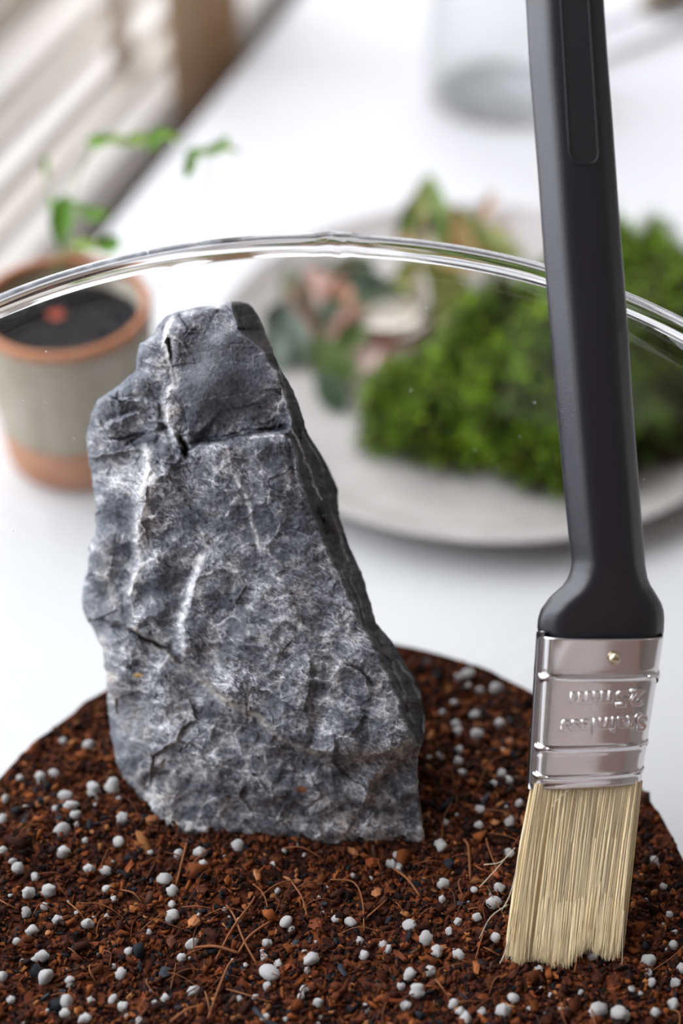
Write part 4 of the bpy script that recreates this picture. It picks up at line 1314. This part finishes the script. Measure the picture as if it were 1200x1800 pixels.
G1 = (0.05, 0.085, 0.045); G2 = (0.10, 0.16, 0.04); G3 = (0.16, 0.20, 0.03); TEAL = (0.11, 0.14, 0.11); RD = (0.30, 0.12, 0.07); PK = (0.48, 0.30, 0.26); CR = (0.62, 0.57, 0.50); OL = (0.22, 0.23, 0.07); OR = (0.50, 0.34, 0.16)
plant('red_stemmed_cutting', 'cutting with grey-green and red-brown leaves on the plate, nearest the rock', tuple(on_z(540, 600, 0.006)),
      [(512, 600, 105, 62, 100, 0.012, TEAL, (0.22, 0.26, 0.22)), (535, 530, 95, 34, 100, 0.016, (0.16, 0.12, 0.08)), (508, 500, 70, 30, 80, 0.014, (0.16, 0.18, 0.12)), (560, 500, 60, 40, 130, 0.016, PK),
       (575, 560, 80, 40, 60, 0.014, G1), (487, 560, 60, 44, 60, 0.012, TEAL), (525, 575, 60, 30, -70, 0.014, (0.36, 0.17, 0.12)), (560, 620, 70, 40, 80, 0.012, (0.14, 0.19, 0.08)), (612, 600, 90, 44, 50, 0.014, G2), (480, 620, 70, 50, 80, 0.010, TEAL), (600, 650, 120, 50, -55, 0.013, G2, (0.18, 0.24, 0.09)), (583, 690, 75, 46, -60, 0.010, G1), (560, 480, 50, 30, 20, 0.018, G1)],
      [([(500, 480, 0.012), (530, 560, 0.013), (560, 610, 0.012), (600, 660, 0.010)], 0.0011, RD), ([(545, 530, 0.010), (552, 570, 0.012), (546, 610, 0.010)], 0.0013, RD)], ls=1.15, cs=1.45)
plant('variegated_cutting', 'cutting with dark green leaves, pink undersides and cream stem in middle of the plate', tuple(on_z(660, 560, 0.006)),
      [(652, 505, 95, 46, -25, 0.022, (0.06, 0.09, 0.06)), (608, 500, 60, 44, 70, 0.018, (0.42, 0.22, 0.13)), (622, 570, 90, 50, 20, 0.014, (0.45, 0.27, 0.24)), (648, 600, 80, 44, -35, 0.012, (0.32, 0.17, 0.14)),
       (690, 555, 110, 46, 10, 0.020, CR), (738, 520, 80, 28, 92, 0.026, CR), (735, 492, 80, 44, 0, 0.028, OL), (780, 510, 80, 40, 20, 0.026, OL), (640, 545, 60, 30, 120, 0.016, (0.16, 0.19, 0.10)),
       (620, 470, 70, 40, 10, 0.022, (0.10, 0.13, 0.08)), (665, 580, 110, 60, -5, 0.014, (0.50, 0.33, 0.29)), (600, 540, 90, 50, 90, 0.014, (0.46, 0.24, 0.15)), (700, 520, 90, 50, -15, 0.020, (0.09, 0.12, 0.08)), (800, 540, 90, 50, 30, 0.022, OL), (680, 610, 100, 40, -10, 0.011, (0.34, 0.18, 0.15)), (720, 560, 90, 50, 40, 0.018, CR), (640, 680, 80, 46, 30, 0.010, CR), (700, 600, 60, 26, 15, 0.008, (0.03, 0.03, 0.03)), (745, 590, 70, 26, 25, 0.010, (0.10, 0.07, 0.05)), (700, 640, 60, 40, 60, 0.010, CR), (640, 630, 60, 40, 40, 0.010, (0.42, 0.30, 0.27))],  # the near-black leaf is a painted shadow among the real leaves
      [([(600, 520, 0.012), (640, 570, 0.014), (700, 600, 0.012), (760, 580, 0.012)], 0.0014, (0.35, 0.16, 0.10)), ([(740, 560, 0.02), (742, 500, 0.026)], 0.0020, CR)], ls=1.2, cs=1.45)
plant('upright_sprig', 'upright green and orange tipped sprig at the back rim of the plate', tuple(on_z(770, 440, 0.006)),
      [(722, 375, 70, 26, 62, 0.040, (0.12, 0.17, 0.04)), (745, 345, 60, 26, 70, 0.046, OL), (765, 350, 70, 24, 110, 0.046, (0.14, 0.20, 0.06)), (772, 385, 80, 22, 92, 0.040, (0.13, 0.22, 0.05)), (750, 400, 80, 46, 80, 0.034, (0.55, 0.47, 0.36)), (800, 400, 90, 26, 125, 0.036, OR),
       (830, 400, 80, 26, 135, 0.034, (0.16, 0.20, 0.06)), (790, 435, 120, 50, 160, 0.026, OR), (740, 420, 80, 36, 20, 0.026, (0.50, 0.36, 0.20)), (850, 370, 60, 16, 60, 0.036, (0.50, 0.33, 0.22)), (845, 440, 90, 36, 140, 0.020, OL),
       (870, 430, 80, 40, 150, 0.014, (0.30, 0.33, 0.14)), (760, 470, 90, 40, 0, 0.016, (0.24, 0.26, 0.05)), (860, 410, 60, 30, 20, 0.016, (0.40, 0.30, 0.27))],
      [([(752, 325, 0.050), (768, 390, 0.036), (790, 450, 0.014)], 0.0012, (0.2, 0.22, 0.07)), ([(700, 400, 0.034), (745, 420, 0.026), (790, 450, 0.014)], 0.0009, (0.2, 0.22, 0.07)),
       ([(850, 370, 0.036), (830, 420, 0.02), (800, 450, 0.012)], 0.0007, (0.45, 0.3, 0.15))], ls=1.4, cs=1.7)

# ------------------------------------------------------------------ pot with seedlings
QX, QY = -0.0895, 0.1552
pot = empty('ceramic_pot', (QX, QY, 0), 'small grey-glazed pot with terracotta base and rim at the left', 'pot')
H_ = 0.0605


def pr(z): return np.interp(z, [0, 0.002, 0.008, 0.02, 0.058, 0.0605], [0.0225, 0.0245, 0.0256, 0.0263, 0.0280, 0.0282])


zz = np.linspace(0, 0.0185, 10)
V, F = lathe([(0.0003, 0.0001)] + [(pr(z) - (0.0012 if z == 0 else 0), max(z, 0.0001)) for z in zz] + [(pr(0.0185) - 0.003, 0.0185), (pr(0.0185) - 0.003, 0.003), (0.0003, 0.003)], 80, QX, QY)
obj('base_band', mesh('base_band', V, F), M_terra, pot)
zz = np.linspace(0.0185, 0.0575, 14)
V, F = lathe([(pr(0.0185) - 0.0029, 0.0186), (pr(0.0185) + 0.0002, 0.0186)] + [(pr(z) + 0.0003, z) for z in zz[1:]] + [(pr(0.0575) - 0.0026, 0.0575), (pr(0.04) - 0.0028, 0.040), (pr(0.02) - 0.0029, 0.0187)], 80, QX, QY, True)
obj('pot_body', mesh('pot_body', V, F), M_potglaze, pot)
V, F = lathe([(pr(.0575) + 0.0004, 0.0575), (pr(.0575) + 0.0005, 0.0590), (pr(.06) - 0.0003, 0.0604), (pr(.06) - 0.0014, 0.0607), (pr(.06) - 0.0024, 0.0602), (pr(.0575) - 0.0027, 0.0575)], 80, QX, QY, True)
obj('pot_rim', mesh('pot_rim', V, F), M_rimterra, pot)
# soil in the pot
n1_, n2_ = 60, 22
V = []
for i in range(n1_):
    a = 2 * math.pi * i / n1_
    for k in range(n2_):
        r = k / (n2_ - 1) * 0.0248
        x, y = QX + r * math.cos(a), QY + r * math.sin(a)
        V.append((x, y, 0.0535 + 0.0016 * float(fbm(np.array(x * 300), np.array(y * 300), 3, 5)) - 0.002 * (r / 0.0248) ** 2))
nb = len(V)
for i in range(n1_):
    a = 2 * math.pi * i / n1_
    V.append((QX + 0.0228 * math.cos(a), QY + 0.0228 * math.sin(a), 0.005))
F = [(i * n2_ + k, i * n2_ + k + 1, ((i + 1) % n1_) * n2_ + k + 1, ((i + 1) % n1_) * n2_ + k) for i in range(n1_) for k in range(n2_ - 1)]
F += [(i * n2_ + n2_ - 1, nb + i, nb + (i + 1) % n1_, ((i + 1) % n1_) * n2_ + n2_ - 1) for i in range(n1_)]
F.append(tuple(nb + i for i in range(n1_))[::-1])
M_psoil = mat('dark_compost', (0.02, 0.015, 0.012), 0.95, spec=0.08); add_noise_colour(M_psoil, (0.002, 0.002, 0.003), (0.012, 0.009, 0.008), 200); add_bump(M_psoil, 500, 0.001)
ps = obj('compost', mesh('compost', V, F), M_psoil); tag(ps, 'dark compost filling the small ceramic pot', 'soil')
mb = MB()
c = on_z(100, 556, 0.0545)
for k in range(6):
    a = k * 1.05
    mb.add([(c[0] + 0.0016 * math.cos(a) + 0.0016 * q[0], c[1] + 0.0016 * math.sin(a) + 0.0014 * q[1], c[2] + 0.0006 + 0.001 * q[2]) for q in ico], icf)
o = obj('red_seed_husk', mb.me('red_seed_husk'), M_red); tag(o, 'small red husk lying on the dark compost in the pot', 'seed')

LG = (0.20, 0.42, 0.05); LG2 = (0.14, 0.34, 0.03); LG3 = (0.36, 0.52, 0.12)
SC = (0.30, 0.36, 0.14)
potroot = on_z(100, 520, 0.0535)
plant('seedling', 'bright green seedling with upright broad leaf in the small pot', tuple(on_z(98, 500, 0.0535)),
      [(108, 385, 88, 42, 82, 0.545, LG2), (166, 376, 54, 24, 8, 0.545, LG), (152, 430, 66, 22, -8, 0.545, LG3), (192, 430, 44, 34, 25, 0.545, LG2), (95, 362, 34, 18, 130, 0.545, LG), (80, 292, 36, 12, 92, 0.55, LG), (140, 362, 40, 14, 160, 0.545, LG)],
      [([(98, 520, 0.582), (104, 460, 0.560), (112, 400, 0.545)], 0.0007, SC), ([(104, 450, 0.558), (130, 440, 0.548), (190, 432, 0.545)], 0.0005, SC),
       ([(110, 420, 0.55), (130, 390, 0.545), (160, 378, 0.545)], 0.0004, SC), ([(104, 440, 0.558), (90, 380, 0.55), (80, 300, 0.55)], 0.0003, SC)], mode='d')
plant('seedling', 'tall thin seedling with a row of pale leaves above the small pot', tuple(on_z(125, 505, 0.0535)),
      [(172, 248, 44, 26, 10, 0.535, LG), (205, 246, 40, 20, -10, 0.535, LG3), (240, 244, 44, 26, 15, 0.535, LG3), (268, 250, 36, 20, 70, 0.535, LG), (280, 236, 46, 24, 20, 0.535, LG), (305, 242, 40, 14, -15, 0.535, LG3)],
      [([(118, 520, 0.585), (118, 440, 0.56), (125, 340, 0.54), (165, 252, 0.535)], 0.0003, SC), ([(165, 252, 0.535), (240, 248, 0.535), (310, 240, 0.535)], 0.0003, LG3)], mode='d')
plant('seedling', 'seedling on a long curved stem with two leaves over the white table', tuple(on_z(150, 500, 0.0535)),
      [(334, 288, 54, 22, 72, 0.53, LG2), (345, 268, 40, 18, 10, 0.53, LG), (378, 262, 50, 20, 22, 0.53, LG2), (392, 252, 30, 16, 60, 0.53, LG), (405, 262, 34, 10, -10, 0.53, LG3)],
      [([(140, 525, 0.588), (215, 470, 0.570), (270, 425, 0.556), (330, 378, 0.54), (364, 320, 0.53), (366, 268, 0.53)], 0.00035, (0.55, 0.55, 0.50)), ([(334, 300, 0.53), (350, 268, 0.53), (400, 258, 0.53)], 0.0003, LG3)], mode='d')

# ------------------------------------------------------------------ glass jar at the back
JX, JY, JR = 0.0745, 0.405, 0.037
jar = empty('glass_jar', (JX, JY, 0), 'clear glass jar at the back of the table, left of the handle top', 'jar')
V, F = lathe([(0.0003, 0.006), (JR * 0.6, 0.0062), (JR - 0.003, 0.0085), (JR - 0.0018, 0.016), (JR - 0.0018, 0.138), (JR - 0.001, 0.140), (JR, 0.138), (JR, 0.008), (JR - 0.004, 0.0008), (0.0003, 0.0008)], 80, JX, JY)
obj('jar_body', mesh('jar_body', V, F), M_jar, jar)
# steel tweezers at the upper right
tz = empty('tweezers', tuple(on_z(1190, 40, 0.002)), 'long dark steel tweezers lying on the table at the upper right', 'tweezers')
for (a, b_, rad, nm_) in (((1000, 128), (1400, -28), 0.0015, 'arm'), ((1010, 62), (1400, -80), 0.0011, 'arm')):
    p0 = on_z(*a, 0.002); p1 = on_z(*b_, 0.002)
    pts = [p0 + (p1 - p0) * t + np.array([0, 0, 0.001 * math.sin(t * 3.14)]) for t in np.linspace(0, 1, 14)]
    V, F = tube(pts, np.linspace(rad * 0.6, rad * 1.3, 14), 8)
    obj(nm_, mesh(nm_, V, F), M_tweez, tz)
pa = on_z(1400, -28, 0.002); pb = on_z(1400, -80, 0.002)
V, F = tube([pa, (pa + pb) / 2 + (pa - on_z(1300, 12, 0.002)) * 0.4, pb], 0.0016, 8)
obj('spring_end', mesh('spring_end', V, F), M_tweez, tz)
# brown twig piece in the far right corner
c = on_z(1185, -10, 0.006)
V, F = tube([c + np.array([t * 0.03, t * 0.012, 0.002 * math.sin(t * 5)]) for t in np.linspace(-0.5, 1.2, 12)], 0.0058 + 0.0012 * np.sin(np.linspace(0, 9, 12)), 10)
M_twig = mat('bark_brown', (0.22, 0.17, 0.12), 0.8); add_noise_colour(M_twig, (0.12, 0.09, 0.06), (0.32, 0.27, 0.20), 200)
o = obj('twig', mesh('twig', V, F), M_twig); tag(o, 'grey-brown twig in the far upper right corner of the table', 'twig')
